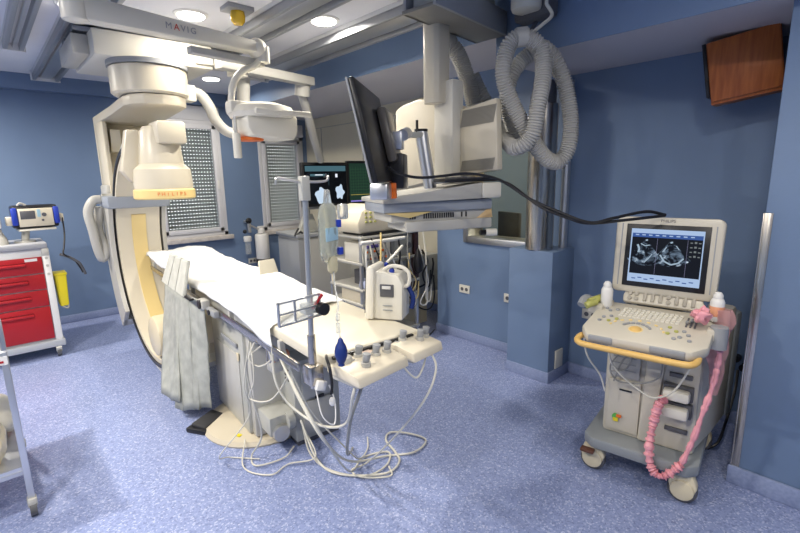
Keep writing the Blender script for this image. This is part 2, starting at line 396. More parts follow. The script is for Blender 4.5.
# cable hose on the left of the sleeve and from the drum to the right
MB().tube([(-.27, .95, 1.47), (-.33, .95, 1.46), (-.38, .95, 1.36), (-.365, .95, 1.2), (-.34, .98, 1.0), (-.31, 1.0, .92), (-.28, 1.0, 1.0), (-.31, 1.03, 1.2), (-.28, 1.0, 1.40)], .04, lgrey, 12).build('cable_hose', o)
MB().tube([(.22, -.12, 2.30), (.32, -.14, 2.29), (.38, -.16, 2.20), (.42, -.16, 2.10), (.50, -.16, 2.02), (.60, -.18, 2.0), (.74, -.18, 2.03), (.80, -.12, 2.1)], .042, lgrey, 12).box((.18, -.18, 2.23), (.28, -.06, 2.35), ivory, .01).build('supply_hose', o)
# ------------------------------------------------------------------ lettered ceiling beam with lamp
o = T('support_beam', 'long white ceiling beam lettered in grey and red, carrying the surgical lamp', 'beam', (.9, 2.93, 2.465), 7.4)
m = MB().prism([(-.40, -.055), (-.20, -.05), (.60, -.035), (.62, .035), (-.20, .055), (-.40, .065)], .10, ivory, XZ((0, 0, 0)), .012)
m.cyl((-.42, 0, -.06), (-.42, 0, .10), .06, ivory, bev=.01).ball((.60, 0, 0), .065, ivory).cyl((-.42, 0, .05), (-.42, 0, .29), .045, ivory)
m.build('beam_body', o)
m = MB(); XT = XZ((.09, -.0515, .002))
red2 = mat('red lettering', (.6, .05, .02), .5)
for ch, dxx, mm in (('M', -.078, mgrey), ('A', -.034, red2), ('V', .003, mgrey), ('I', .030, mgrey), ('G', .062, mgrey)):
    m.text(ch, .048, mm, XT @ Matrix.Translation((dxx, 0, 0)))
m.build('lettering', o)
MB().prism([(-.05, -.02), (.45, -.02), (.45, .02), (-.05, .02)], .06, lgrey, XZ((.2, .02, -.085)), .004).build('lower_bracket', o)
o = T('surgical_lamp', 'white surgical lamp head with an orange-backed lens on a curved arm', 'lamp', (1.45, 3.0, 1.9))
MB().tube([(.08, 0, .53), (.02, 0, .46), (-.08, 0, .40), (-.14, 0, .32), (-.16, 0, .22), (-.17, 0, .17)], .022, ivory, 10).cyl((.08, 0, .48), (.08, 0, .58), .045, ivory).build('arm', o)
m = MB().lathe([(.02, .20), (.12, .215), (.20, .19), (.22, .15), (.20, .12), (.02, .12)], ivory, (.04, .0, 0), 32)
m.box((-.19, -.05, .14), (-.05, .05, .22), ivory, .02)
m.build('lamp_head', o)
MB().prism([(-.14, .0), (.16, -.02), (.19, .03), (.19, .14), (-.17, .14), (-.17, .05)], .26, ivory, XZ((.05, 0, 0)), .02).build('reflector_cover', o)
MB().box((-.10, -.215, .125), (.30, -.185, .160), ivory, .008).build('front_bar', o)
MB().lathe([(.02, -.02), (.09, -.02), (.10, .0), (.02, .01)], orange, (-.03, .06, 0)).build('lens_rim', o)
MB().cyl((-.155, -.02, -.14), (-.155, -.02, .02), .026, ivory, bev=.006).cyl((-.155, -.02, .02), (-.155, -.02, .14), .01, chrome).build('handle', o)
# ------------------------------------------------------------------ display support: crossbar and drop posts
o = T('display_suspension', 'grey ceiling crossbar with two drop posts holding the twin screens', 'ceiling suspension', (2.0, 3.8, 2.5))
MB().box((-.50, -.06, -.035), (.46, .04, .04), lgrey, .008, (0, 0, 11)).box((-.36, -.07, -.06), (-.24, .05, .07), ivory, .01, (0, 0, 11)).build('crossbar', o)
MB().cyl((-.2, .1, -.03), (-.23, .12, -.42), .055, lgrey).build('short_post', o)
MB().cyl((.38, .12, -.02), (.38, .14, -.12), .07, lgrey).tube([(.38, .14, -.1), (.54, .30, -.30), (.72, .50, -.49), (.91, .70, -.68)], .042, lgrey, 12).build('drop_post', o)
# ================================================================== TWIN SCREENS
o = T('twin_display', 'pair of black wall-side screens with x-ray picture left and green traces right', 'monitor', (3.17, 4.55, 1.3), -6)
a1 = MB().box((-.46, 0, 0), (.13, .06, .50), black, .008).build('left_screen', o)
m = MB(); m.box((-.43, -.004, .03), (.11, -.001, .47), scrk)
m.build('screen_glass', a1)
tl = em('teal screen band', (.10, .22, .27), .6); wh = em('white screen mark', (.8, .85, .95), 1.); cl = em('bluish scan cloud', (.55, .68, .82), 1.); gr = em('green trace', (.05, .14, .07), .6)
yl = em('yellow trace', (.5, .4, .1), .8); pu = em('violet bar', (.25, .2, .65), 1.); gd = em('dark green grid', (.02, .05, .035), .7)
m = MB(); q = lambda x0, z0, x1, z1, mm, d=-.006: m.quad([(x0, d, z0), (x1, d, z0), (x1, d, z1), (x0, d, z1)], mm)
q(-.42, .40, .10, .46, tl); q(-.36, .345, -.17, .37, tl); q(-.30, .355, -.2, .365, wh, -.007); q(-.26, .27, -.24, .30, wh); q(-.04, .33, -.01, .37, wh); q(-.13, .24, -.127, .38, tl)
def blob(cx, cz, rx, rz, mm):
    pts = []
    for k in range(22):
        a = k/22*6.283; r = 1+.35*math.sin(3*a+cx*9)*math.cos(2*a+1)+.15*(random.random()-.5); pts.append((cx+rx*r*math.cos(a), -.0065, cz+rz*r*math.sin(a)))
    m.quad(pts, mm)
blob(-.22, .14, .085, .09, cl); blob(.02, .15, .055, .08, cl)
m.build('screen_picture', a1)
a2 = MB().box((.135, .01, 0), (.66, .07, .52), black, .008).build('right_screen', o)
m = MB(); m.box((.155, .003, .03), (.64, .006, .49), gd)
for k in range(9): q(.165, .14+k*.035, .64, .143+k*.035, gr, .001)
for k in range(13): q(.17+k*.036, .13, .1725+k*.036, .45, gr, .001)
q(.165, .115, .64, .121, yl, .001); q(.165, .035, .64, .05, pu, .001)
m.build('screen_picture', a2)
MB().box((-.2, .06, .1), (.5, .12, .34), dgrey, .01).cyl((-.1, .09, .3), (-.18, .0, .36), .03, dgrey).build('mounting_plate', o)
# ------------------------------------------------------------------ grey workstation
o = T('workstation_cart', 'tall pale grey cart by the window holding a small tilted screen', 'workstation', (2.93, 4.68, 0), -4)
MB().box((-.28, -.05, .04), (.42, .50, .95), lgrey, .015).box((-.285, -.056, .1), (-.19, .5, .93), mgrey, .01).build('cabinet', o)
MB().box((-.30, -.08, .95), (.46, .52, .99), mgrey, .008).build('worktop', o)
MB().box((-.2, .04, .99), (.0, .2, 1.02), pgrey, .01).cyl((-.1, .12, 1.0), (-.05, .12, 1.32), .035, pgrey).prism([(-.14, 0), (.12, 0), (.04, .2), (-.04, .2)], .08, pgrey, XZ((-.05, .12, 1.01)), .005).build('stand', o)
sc = MB().box((-.17, .02, 1.26), (.17, .08, 1.56), pgrey, .012, (-6, 0, 8)).build('display', o)
MB().box((-.13, .01, 1.30), (.12, .018, 1.53), dgrey, 0, (-6, 0, 8)).build('display_glass', sc)
MB().tube([(-.2, .0, 1.0), (-.24, -.04, 1.02), (-.3, -.02, .98), (-.22, .05, 1.05)], .012, black).build('cable', o)
for x, y in ((-.22, 0), (.36, 0), (-.22, .44), (.36, .44)):
    w = MB().cyl((x-.015, y, .03), (x+.015, y, .03), .03, rubber).build('caster', o)
# ================================================================== BACK WALL small things
o = T('flowmeter_bottle', 'white humidifier bottles on a wall gas outlet under the gap between windows', 'medical bottle', (3.0, 6.36, .42))
MB().cyl((.02, 0, .02), (.02, 0, .42), .10, white, bev=.03).lathe([(.02, .42), (.05, .43), (.05, .48), (.03, .5), (.0, .5)], white, (.02, 0, 0)).box((-.03, -.02, .50), (.07, .02, .53), white, .005).build('canister', o)
MB().cyl((.02, 0, .0), (.02, 0, .05), .102, black).build('base_band', o)
MB().cyl((-.20, 0, .14), (-.20, 0, .32), .04, clear).cyl((-.20, 0, .32), (-.20, 0, .40), .055, white, bev=.01).build('humidifier_jar', o)
MB().ball((-.16, 0, .62), .045, black, (1, .6, 1)).cyl((-.16, 0, .45), (-.16, 0, .58), .025, chrome).tube([(-.14, 0, .55), (-.05, 0, .5), (0, 0, .48)], .015, chrome).ball((-.23, 0, .47), .03, black).cyl((-.16, 0, .6), (-.16, .14, .6), .02, chrome).build('gauge', o)
def outlet(label, loc, rz, sockets=2, w=.13, h=.08):
    o = T('wall_outlet', label, 'wall socket', loc, rz)
    MB().box((-w/2, -.012, -h/2), (w/2, 0, h/2), ivory, .003).build('cover_plate', o)
    for k in range(sockets):
        cx = (k-(sockets-1)/2)*.055
        MB().cyl((cx, -.0135, 0), (cx, -.010, 0), .018, dgrey if w > .1 else mgrey).build('socket', o)
    return o
outlet('double wall socket on the window wall beside the white bottles', (2.91, YB, .43), 0)
outlet('double wall socket on the blue wall left of the post, farther one', (3.43, 2.83, .52), -90)
outlet('double wall socket on the blue wall, partly hidden by the blue plinth', (3.43, 2.30, .52), -90)
outlet('wall socket just left of the ultrasound keyboard', (3.43, 1.56, .53), -90)
outlet('white wall socket seen right of the ultrasound machine', (3.43, .64, .54), -90, 1, .07, .10)
outlet('small white cover plate low on the plinth side', (3.25, 1.72, .17), 0, 0, .11, .15)
o = T('black_plug', 'pair of black wall plugs beside the steel corner strip', 'plug', (3.41, .57, .43), -90)
MB().cyl((-.02, 0, .03), (-.02, -.05, .03), .022, black).build('upper_plug', o); MB().cyl((.02, 0, -.02), (.02, -.05, -.02), .022, black).build('lower_plug', o)
one(MB().tube([(3.34, .57, .40), (3.28, .56, .30), (3.15, .56, .15), (3.0, .56, .06), (2.95, .60, .02)], .008, black), 'power_cable', 'black power cable sloping down behind the ultrasound machine', 'cable')
one(MB().box((2.729, .408, .10), (2.734, .442, 1.42), steel, .001).box((2.727, .44, 0), (2.95, .446, 1.42), steel, .001), 'corner_guard', 'brushed steel corner strip on the edge of the blue pier', 'corner guard')
# steel column and pipe
o = T('steel_column', 'thick brushed steel column standing on the blue plinth', 'column', (3.20, 1.90, 1.045))
MB().cyl((0, 0, 0), (0, 0, 1.08), .105, steel, seg=36).build('shaft', o)
MB().cyl((0, 0, 1.08), (0, 0, 1.24), .085, dgrey, seg=28).build('collar', o)
one(MB().cyl((3.385, 1.80, 1.045), (3.385, 1.80, 2.3), .032, alu), 'wall_pipe', 'thin grey pipe beside the thick steel column', 'pipe')
one(MB().box((3.33, 2.3, 1.88), (3.405, 2.36, 2.1), black, .004).box((3.25, 2.27, 1.98), (3.34, 2.40, 2.02), black, .003).box((3.25, 2.27, 1.84), (3.34, 2.40, 1.88), black, .003), 'wall_bracket', 'black metal bracket on the wall behind the hoses', 'bracket')
# speaker
o = T('wall_speaker', 'orange-brown wooden box speaker tilted high on the right wall', 'speaker', (3.16, .68, 2.01), -82)
m = MB().box((-.16, -.04, 0), (.16, .20, .33), wood, .002, (4, -9, 0)).build('cabinet', o)
MB().box((-.155, -.052, .008), (.155, -.04, .322), wood, .002, (4, -9, 0)).build('front_panel', o)
MB().box((-.185, -.02, .02), (-.165, .18, .31), black, .004, (4, -9, 0)).build('side_grille', o)
MB().box((-.03, .15, .1), (.03, .27, .2), black, .005).build('mounting_arm', o)
# things in the control room
o = T('office_chair', 'black office chair back seen through the control-room window', 'chair', (4.75, 2.15, 0), 60)
MB().box((-.24, -.04, .62), (.24, .06, 1.12), black, .04).build('backrest', o); MB().box((-.25, -.5, .44), (.25, 0, .52), black, .03).build('seat', o)
MB().cyl((0, -.25, .08), (0, -.25, .44), .03, black).build('gas_post', o)
for k in range(5):
    a = k*1.2566; MB().cyl((0, -.25, .09), (.28*math.cos(a), -.25+.28*math.sin(a), .05), .02, black).ball((.28*math.cos(a), -.25+.28*math.sin(a), .03), .03, black).build('leg', o)
o = T('control_desk', 'pale desk under the control-room window', 'desk', (3.95, 2.1, 0))
MB().box((-.28, -.9, .86), (.25, .95, .9), creamwall, .004).build('desk_top', o); MB().box((-.25, -.88, 0), (.2, -.84, .86), creamwall).build('leg', o); MB().box((-.25, .88, 0), (.2, .92, .86), creamwall).build('leg', o)
o = T('control_monitor', 'small dark screen behind the control-room glass', 'monitor', (3.85, 2.62, .9), 70)
MB().box((-.17, -.02, .10), (.17, .02, .36), dgrey, .01).build('display', o); MB().cyl((0, 0, .01), (0, 0, .12), .02, dgrey).box((-.1, -.07, 0), (.1, .07, .012), dgrey).build('stand', o)
o = T('control_papers', 'cream folder lying on the desk behind the glass', 'folder', (3.86, 2.0, .9)); MB().box((-.13, -.16, 0), (.13, .16, .09), cream2, .006, (0, 0, 20)).build('folder_cover', o)
ld = bpy.data.lights.new('control_room_lamp', 'AREA'); ld.size = .5; ld.energy = 45; ld.color = (1, .93, .75)
lo = bpy.data.objects.new('control_room_lamp', ld); COL.objects.link(lo); lo.location = (4.7, 1.6, 2.7)
# ================================================================== PATIENT TABLE
o = T('patient_table', 'long x-ray table with cream cushion top on a cream disc base', 'patient table', (1.17, 1.36, 0), -3.8)
MB().box((-.25, .10, .87), (.25, 3.62, .925), cushion, .012, seg=3).build('table_top', o)
MB().box((-.22, .085, .905), (.20, .102, .918), black, .002).build('end_rail', o)
for sx in (-1, 1):
    m = MB().box((sx*.2685-.0065, .30, .80), (sx*.2685+.0065, 3.4, .84), steel, .003)
    for y in (.5, 1.2, 2.0, 2.8, 3.3): m.box((sx*.252-.012, y, .80), (sx*.252+.012, y+.03, .88), lgrey)
    m.build('side_rail', o)
MB().box((-.20, .9, .76), (.20, 2.35, .87), pgrey, .01).box((-.21, .95, .72), (.21, 1.9, .77), mgrey, .006).build('carriage', o)
m = MB().box((-.20, 1.22, .05), (.19, 1.82, .73), pgrey, .012).box((-.18, 1.16, .05), (.16, 1.22, .70), lgrey, .006)
m.box((-.206, 1.3, .1), (-.20, 1.74, .55), lgrey, .002); ped = m.build('pedestal', o)
MB().box((-.212, 1.28, .52), (-.205, 1.31, .57), cream2, .002).build('latch', ped)
MB().box((-.215, 1.30, .60), (-.204, 1.58, .63), mgrey, .003).build('grip_slot', ped)
MB().lathe([(.02, 0), (.37, 0), (.375, .012), (.36, .035), (.25, .05), (.02, .05)], mat('base disc cream', (.56, .50, .38), .4), (-.03, 1.46, 0), 48).build('floor_plate', o)
MB().box((-.27, 1.25, .041), (-.24, 1.29, .047), yellow, .001, (0, 6, 20)).build('warning_label', o)
m = MB().box((-.16, .98, .12), (.0, 1.2, .24), pgrey, .01).cyl((-.06, .97, .20), (-.02, .97, .20), .05, pgrey).cyl((-.1, .95, .14), (-.1, 1.0, .14), .05, chrome)
m.build('lower_duct', o)
gb = MB().box((0, .97, .03), (.31, 1.24, .55), pgrey, .008).box((.05, .955, .30), (.27, .975, .52), lgrey, .004).box((.05, .955, .07), (.27, .975, .28), lgrey, .004).build('equipment_cabinet', o)
MB().box((.13, .950, .285), (.19, .962, .305), black, .002).build('door_grip', gb)
m = MB()
for dz in (0, .03, .06): m.cyl((-.006, 1.03, .42+dz), (0, 1.03, .42+dz), .009, black).cyl((-.006, 1.07, .42+dz), (0, 1.07, .42+dz), .009, black)
m.build('socket_row', gb)
MB().box((.01, .98, .0), (.30, 1.23, .03), dgrey).build('plinth', gb)
m = MB().cyl((-.20, .74, .78), (-.20, .74, .86), .05, lgrey, bev=.01).cyl((-.2, .74, .70), (-.2, .74, .78), .04, steel).cyl((-.22, .72, .70), (-.13, .72, .73), .018, mat('copper connector', (.5, .2, .1), .4)).box((-.23, .70, .64), (-.17, .78, .70), lgrey, .008)
m.build('cable_gland', o)
m = MB().box((-.32, 1.55, .81), (-.27, 1.65, .87), lgrey, .008).cyl((-.33, 1.6, .84), (-.28, 1.6, .84), .03, black).box((-.31, 1.35, .80), (-.275, 1.5, .84), mgrey, .006).cyl((-.32, 1.44, .82), (-.27, 1.44, .82), .016, black)
m.build('rail_clamp', o)
# sheet
def sheet():
    m = MB(); b = bmesh.new(); nx, ny = 44, 110; y0, y1 = .60, 3.72; G = []
    for j in range(ny+1):
        row = []
        for i in range(nx+1):
            u = i/nx*2-1; v = j/ny
            y = y0+(y1-y0)*v
            hw = .315+.03*noise.noise((v*5, 0, 3))+(.06 if u < 0 else 0)*math.exp(-(v*9)**2)
            hw = min(hw, .30+.03*max(0, u)+.05*math.exp(-(v*14)**2)*(u < 0)); y += (.10+.10*u)*max(0, 1-v*4)
            s = u*hw; z = .935+.022*noise.noise((u*1.6, y*1.3, 0))+.006*noise.noise((u*5, y*5, 2))
            z += .035*math.exp(-((y-3.35)/.3)**2)+.02*math.exp(-((y-1.7)/.35)**2-((u-.4)/.5)**2)
            x = s; edge = .262
            if abs(s) > edge:
                d = abs(s)-edge; x = math.copysign(edge+.012+.018*(1-math.exp(-d*30))+.012*noise.noise((y*6, u, 5)), s); z -= d*1.02
            if u < -.3 and v < .12: y -= .08*(-.3-u)*(1-v/.12)
            if y > 3.64: z -= (y-3.64)*.8
            row.append(b.verts.new((x, y, z)))
        G.append(row)
    for j in range(ny):
        for i in range(nx): b.faces.new((G[j][i], G[j][i+1], G[j+1][i+1], G[j+1][i]))
    m.merge(b, linen); return m
sh = T('bed_sheet', 'white linen sheet draped over the patient table', 'sheet', (1.17, 1.36, 0), -3.8)
c = sheet().build('sheet_cloth', sh, sharp=180); sd = c.modifiers.new('thickness', 'SOLIDIFY'); sd.thickness = .004
pd = T('paper_towel', 'small folded cream paper towel standing on the sheet', 'paper towel', (1.17, 1.36, 0), -3.8)
MB().prism([(0, 0), (.15, -.01), (.13, .10), (.01, .10)], .02, cushion, XZ((.12, 1.68, .955), 10, 80), .003).build('folded_sheet', pd)
# lead apron curtain
o = T('lead_curtain', 'grey lead curtain of hanging strips with three upper flaps on the table rail', 'lead curtain', (1.17, 1.36, 0), -3.8)
for k in range(3):
    ya, yb = 1.76+.165*k, 1.76+.165*k+.158; yc, yd = 1.74+.215*k, 1.74+.215*k+.206
    b = bmesh.new(); P = [(-.385, yc, .87), (-.385, yd, .87), (-.33, yb, 1.10), (-.33, ya, 1.10)]
    V = [b.verts.new(p) for p in P]+[b.verts.new((p[0]+.022, p[1], p[2]+.004)) for p in P]
    for f in ((0, 1, 2, 3), (7, 6, 5, 4), (0, 4, 5, 1), (1, 5, 6, 2), (2, 6, 7, 3), (3, 7, 4, 0)): b.faces.new([V[i] for i in f])
    bmesh.ops.bevel(b, geom=b.edges[:], offset=.005, segments=2, affect='EDGES')
    MB().merge(b, leadl).build('upper_flap', o)
top = [(-.305, 1.58), (-.335, 1.78), (-.355, 2.05), (-.355, 2.40)]; hem = [(-.31, 1.62), (-.40, 1.70), (-.48, 1.80), (-.53, 2.00)]
for k, zb in enumerate((.10, .08, .13)):
    b = bmesh.new(); n = 14; A = []
    for j in range(n+1):
        t = j/n; row = []
        for i in range(13):
            s = i/12*1.06-.03; p = Vector(top[k]).lerp(Vector(top[k+1]), s).lerp(Vector(hem[k]).lerp(Vector(hem[k+1]), s), t)
            ww = .012*math.sin(s*9+k)*t+.012*noise.noise((s*4, t*4, k))-(.012 if k == 1 else 0)
            row.append(b.verts.new((p.x+ww*.6, p.y-ww, .86+(zb-.86)*t+.01*math.sin(s*6+k)*t)))
        A.append(row)
    for j in range(n):
        for i in range(12): b.faces.new((A[j][i], A[j][i+1], A[j+1][i+1], A[j+1][i]))
    c = MB().merge(b, leadm).build('hanging_strip', o, sharp=180); sd = c.modifiers.new('thickness', 'SOLIDIFY'); sd.thickness = .008
MB().box((-.375, 1.62, .866), (-.345, 2.42, .880), black, .003).build('mounting_bar', o)
# foot pedal
o = T('foot_pedal', 'black foot pedal on the floor beside the table base', 'pedal', (.93, 2.98, 0), 30)
MB().box((-.12, -.08, 0), (.12, .08, .035), black, .012).build('pedal_base', o); MB().box((-.10, -.06, .03), (.10, .05, .055), rubber, .01, (8, 0, 0)).build('pedal_plate', o)
# control modules
def control(label, loc, rz, w, knobs, ball=False):
    o = T('table_control_panel', label, 'control panel', loc, rz)
    MB().prism([(-.09, -.045), (.10, -.03), (.10, .0), (.02, .012), (-.08, -.005)], w, cream, Matrix(((0, 0, 1, 0), (1, 0, 0, 0), (0, 1, 0, 0), (0, 0, 0, 1))), .008).box((-w/2+.01, -.07, -.055), (w/2-.01, .09, -.03), lgrey, .006).build('housing', o)
    for x, y in knobs:
        m = MB().cyl((x, y, .0), (x, y, .02), .019, lgrey, seg=16).cyl((x, y, .018), (x+.004, y-.004, .054), .013, mgrey, r2=.017, seg=16, bev=.003)
        m.build('joystick', o)
    m = MB()
    for i in range(6): m.box((-w*.33+.018*(i % 3), .035+.018*(i//3), .004), (-w*.33+.012+.018*(i % 3), .046+.018*(i//3), .012), mgrey, .002)
    m.build('key_group', o)
    if ball: MB().cyl((-.085, .055, -.01), (-.085, .055, .034), .032, lgrey, bev=.012).build('rotary_knob', o); MB().box((.02, .045, .004), (.07, .08, .009), skinc, .002).build('screen_label', o)
    return o
control('left table control panel with a round grey knob and four joysticks', (1.065, 1.365, .90), 6, .28, [(-.05, -.03), (-.01, .055), (.045, .01), (.10, .0)], True)
control('right table control panel with three joysticks, nearer the ultrasound machine', (1.335, 1.39, .90), 6, .20, [(-.03, .04), (.03, -.01), (.075, -.005)])
one(MB().tube([(.93, 1.47, .93), (.90, 1.42, .94), (.885, 1.38, .92), (.885, 1.37, .86), (.88, 1.37, .82)], .006, black), 'black_lead', 'short black lead bent over the table corner', 'cable')
# iv pole
PX, PY = .885, 1.5
o = T('iv_pole', 'chrome drip pole clamped to the left table rail with crossbar hooks', 'iv pole', (PX, PY, .80))
MB().cyl((0, 0, 0), (0, 0, .22), .016, steel).cyl((0, 0, .2), (.01, 0, .80), .011, chrome).build('pole', o)
MB().box((-.03, -.03, .02), (.03, .03, .10), steel, .006).cyl((.0, 0, .06), (0, .05, .06), .02, steel).build('rail_clamp', o)
MB().tube([(-.105, 0, .80), (-.10, 0, .825), (-.07, 0, .82), (0, 0, .81), (.1, 0, .81), (.115, 0, .83)], .005, chrome).box((-.01, -.015, .74), (.025, .015, .83), pgrey, .004).build('hook_bar', o)
MB().cyl((.03, -.03, .33), (.03, -.06, .33), .024, black).box((-.03, -.02, .31), (.04, .02, .35), pgrey, .005).build('clamp_knob', o)
MB().cyl((.0, -.02, .33), (.035, -.04, .385), .006, red).build('red_lever', o)
o = T('filter_cassette', 'clear plastic plate with square windows clamped to the drip pole', 'plate', (PX-.06, PY-.04, 1.10), 6)
MB().box((-.10, -.006, 0), (.09, .006, .006), alu, .001).box((-.10, -.006, .084), (.09, .006, .09), alu, .001).box((-.10, -.006, 0), (-.094, .006, .09), alu, .001).box((.084, -.006, 0), (.09, .006, .09), alu, .001).box((-.03, -.004, 0), (-.024, .004, .09), alu).box((-.1, -.004, .043), (.09, .004, .047), alu).build('frame', o)
for k in range(2):
    for j in range(2): MB().box((-.093+.071*k, -.002, .007+.041*j), (-.032+.11*k, .002, .042+.041*j), clear, .001).build('window', o)
# infusion bags
def bag(name, label, loc, rz, h, w, mm, lab=True, cap=True):
    o = T(name, label, 'infusion bag', loc, rz)
    b = bmesh.new(); bmesh.ops.create_uvsphere(b, u_segments=20, v_segments=16, radius=1)
    for v in b.verts:
        s = v.co.copy(); v.co = Vector((math.copysign(abs(s.x)**.55, s.x)*w/2*(1+.12*noise.noise(s*3)), math.copysign(abs(s.y)**.8, s.y)*w*.22*(1+.5*noise.noise(s*5)), math.copysign(abs(s.z)**.6, s.z)*h/2))
    MB().merge(b, mm).build('bag_body', o)
    if lab: MB().box((-w*.42, -w*.235, -h*.12), (w*.42, -w*.20, h*.10), fluidb, .001).build('label_strip', o)
    MB().cyl((0, 0, -h/2-.03), (0, 0, -h/2+.01), .007, cream2).build('port', o)
    MB().prism([(-w*.2, 0), (w*.2, 0), (w*.08, .06), (-w*.08, .06)], .006, clear, XZ((0, 0, h/2-.01)), .001).build('hanger_tab', o)
bag('infusion_bag', 'front clear infusion bag with a pale blue band hanging from the drip pole', (.985, 1.50, 1.41), 20, .235, .092, fluid)
bag('infusion_bag', 'second clear infusion bag hanging close behind the blue-banded one', (1.02, 1.535, 1.42), -35, .21, .06, fluid, False)
bag('infusion_bag', 'small yellowish drip bag at the bottom of the hanging group', (.995, 1.49, 1.285), 5, .07, .045, mat('yellowish fluid', (.75, .70, .5), .2, trans=.4, ior=1.1), False)
o = T('drip_chamber', 'clear drip chamber with blue clip beside the infusion bags', 'drip chamber', (1.06, 1.50, 1.46))
MB().cyl((0, 0, 0), (0, 0, .06), .022, clear, bev=.008).build('chamber', o); MB().box((-.035, -.01, -.03), (-.015, .01, .0), bluep, .003).build('clip', o); MB().box((-.03, -.01, -.14), (-.01, .01, -.11), bluep, .003).build('clip', o)
one(MB().tube([(.99, 1.48, 1.26), (.98, 1.46, 1.2), (.95, 1.40, 1.15), (.915, 1.36, 1.12), (.885, 1.30, 1.055)], .0035, clear, 6).cyl((.905, 1.34, 1.10), (.895, 1.325, 1.07), .008, clear).cyl((.915, 1.355, 1.13), (.907, 1.345, 1.11), .008, clear), 'infusion_line', 'clear infusion tube running from the bags to the blue bulb', 'tube')
o = T('pressure_bulb', 'dark blue rubber squeeze bulb hanging at the table end', 'squeeze bulb', (.885, 1.30, .955))
MB().lathe([(.004, .105), (.009, .098), (.011, .088), (.019, .075), (.0235, .056), (.0225, .038), (.017, .02), (.010, .008), (.012, 0), (.004, -.004)], navy, (0, 0, 0)).build('bulb', o)
# patient monitor on the table
o = T('patient_monitor', 'cream portable patient monitor standing on the right side of the table end', 'patient monitor', (1.385, 1.66, .93), -59)
MB().prism([(-.06, 0), (.11, 0), (.115, .20), (.09, .25), (-.035, .27), (-.06, .26)], .15, ivory, XZ((0, .085, 0)), .01).build('case', o)
fr = MB().prism([(-.105, 0), (-.055, 0), (-.04, .29), (-.075, .30), (-.09, .28)], .19, ivory, XZ((0, .085, 0)), .012).build('screen_bezel', o)
MB().prism([(-.112, .03), (-.104, .03), (-.09, .26), (-.098, .26)], .15, black, XZ((0, .085, 0)), .001).build('screen', fr)
rc = MB().box((-.015, .003, .13), (.065, .012, .20), dgrey, .004).build('recorder', o); MB().box((0, -.004, .175), (.05, .004, .192), white, .002).build('paper_slot', rc)
MB().box((.0, .004, .08), (.055, .010, .083), mgrey).box((.0, .004, .055), (.055, .010, .058), mgrey).build('slot_lines', o)
MB().tube([(-.02, .05, .25), (.03, .05, .29), (.10, .05, .29), (.14, .05, .26), (.14, .05, .20), (.11, .05, .18)], .011, ivory, 8).build('carry_handle', o)
MB().ball((.04, .06, .265), .016, bluep).build('blue_cap', o)
MB().tube([(.125, .10, .17), (.15, .10, .11), (.14, .10, .05)], .014, navy, 8).build('cuff_hose', o)
o.scale = (.88, .88, .90)
# ================================================================== EQUIPMENT RACK
o = T('equipment_rack', 'tall trolley rack crowded with instruments behind the table', 'equipment rack', (2.78, 3.42, 0))
for x in (-.34, .34):
    for y in (-.22, .25): MB().box((x-.015, y-.015, .07), (x+.015, y+.015, 1.12), alu, .003).build('post', o)
for z in (.14, .48, .62, .86, 1.10): MB().box((-.36, -.25, z-.012), (.36, .27, z+.012), lgrey, .004).build('shelf', o)
for x in (-.33, .33):
    for y in (-.2, .24): MB().cyl((x-.015, y, .035), (x+.015, y, .035), .035, rubber).build('caster', o)
MB().tube([(-.38, -.27, 1.06), (-.1, -.30, 1.06), (.12, -.29, 1.06)], .018, white, 10, smooth=False).build('push_handle', o)
MB().box((.30, -.24, .5), (.36, -.18, 1.28), mat('dark maroon panel', (.05, .02, .02), .4), .006).build('dark_strip', o)
o = T('ventilator_console', 'rounded cream console with dark side slots on top of the rack', 'ventilator', (2.77, 3.38, 1.115))
MB().prism([(-.36, 0), (.36, 0), (.37, .14), (.30, .22), (-.18, .25), (-.32, .2), (-.37, .1)], .40, cream, XZ((0, 0, .02)), .025).build('case', o)
for k in range(5): MB().box((.08, -.206, .06+.03*k), (.34, -.198, .068+.03*k), dgrey).build('vent_slot', o)
m = MB()
for i in range(3):
    for j in range(3): m.cyl((-.28+.05*i, -.215, .12+.04*j), (-.28+.05*i, -.195, .12+.04*j), .010, olive, seg=10)
m.build('button_group', o)
MB().prism([(0, 0), (.28, 0), (.24, -.05), (.05, -.05)], .05, lyel, XZ((0, -.1, .26))).build('yellow_trim', o)
MB().box((-.32, -.21, 0), (.30, .1, .022), black, .005).build('base', o)
o = T('vital_signs_unit', 'cream instrument with rows of small buttons in the rack, below the white bar', 'instrument', (2.60, 3.19, .874))
MB().box((-.16, -.02, 0), (.16, .26, .17), ivory, .006).build('case', o)
MB().box((-.12, -.026, .125), (.06, -.02, .155), mat('violet display', (.15, .12, .4), .2), .001).build('display', o)
m = MB()
for i in range(6):
    for j in range(3): m.box((-.13+.045*i, -.028, .02+.032*j), (-.105+.045*i, -.02, .04+.032*j), [mgrey, white, orange, dgrey][(i*2+j) % 4], .002)
m.build('button_group', o)
o = T('infusion_pump', 'grey instrument with a steel front right of the button unit in the rack', 'instrument', (2.95, 3.21, .874))
MB().box((-.14, 0, 0), (.14, .26, .20), lgrey, .006).box((-.12, -.02, .03), (.1, 0, .17), pgrey, .004).build('case', o); MB().cyl((.05, -.02, .10), (.05, -.04, .10), .03, dgrey).build('dial', o)
o = T('suction_jar_unit', 'dark instrument with black bellows low in the rack', 'instrument', (2.68, 3.25, .632))
MB().box((-.14, 0, 0), (.2, .2, .14), dgrey, .006).build('case', o); MB().cyl((-.05, -.02, .06), (-.05, .02, .06), .06, black).cyl((.08, -.02, .07), (.08, .02, .07), .05, black).build('bellows', o)
o = T('tape_reel', 'round pale green reel on the lower rack shelf', 'reel', (2.62, 3.14, .575))
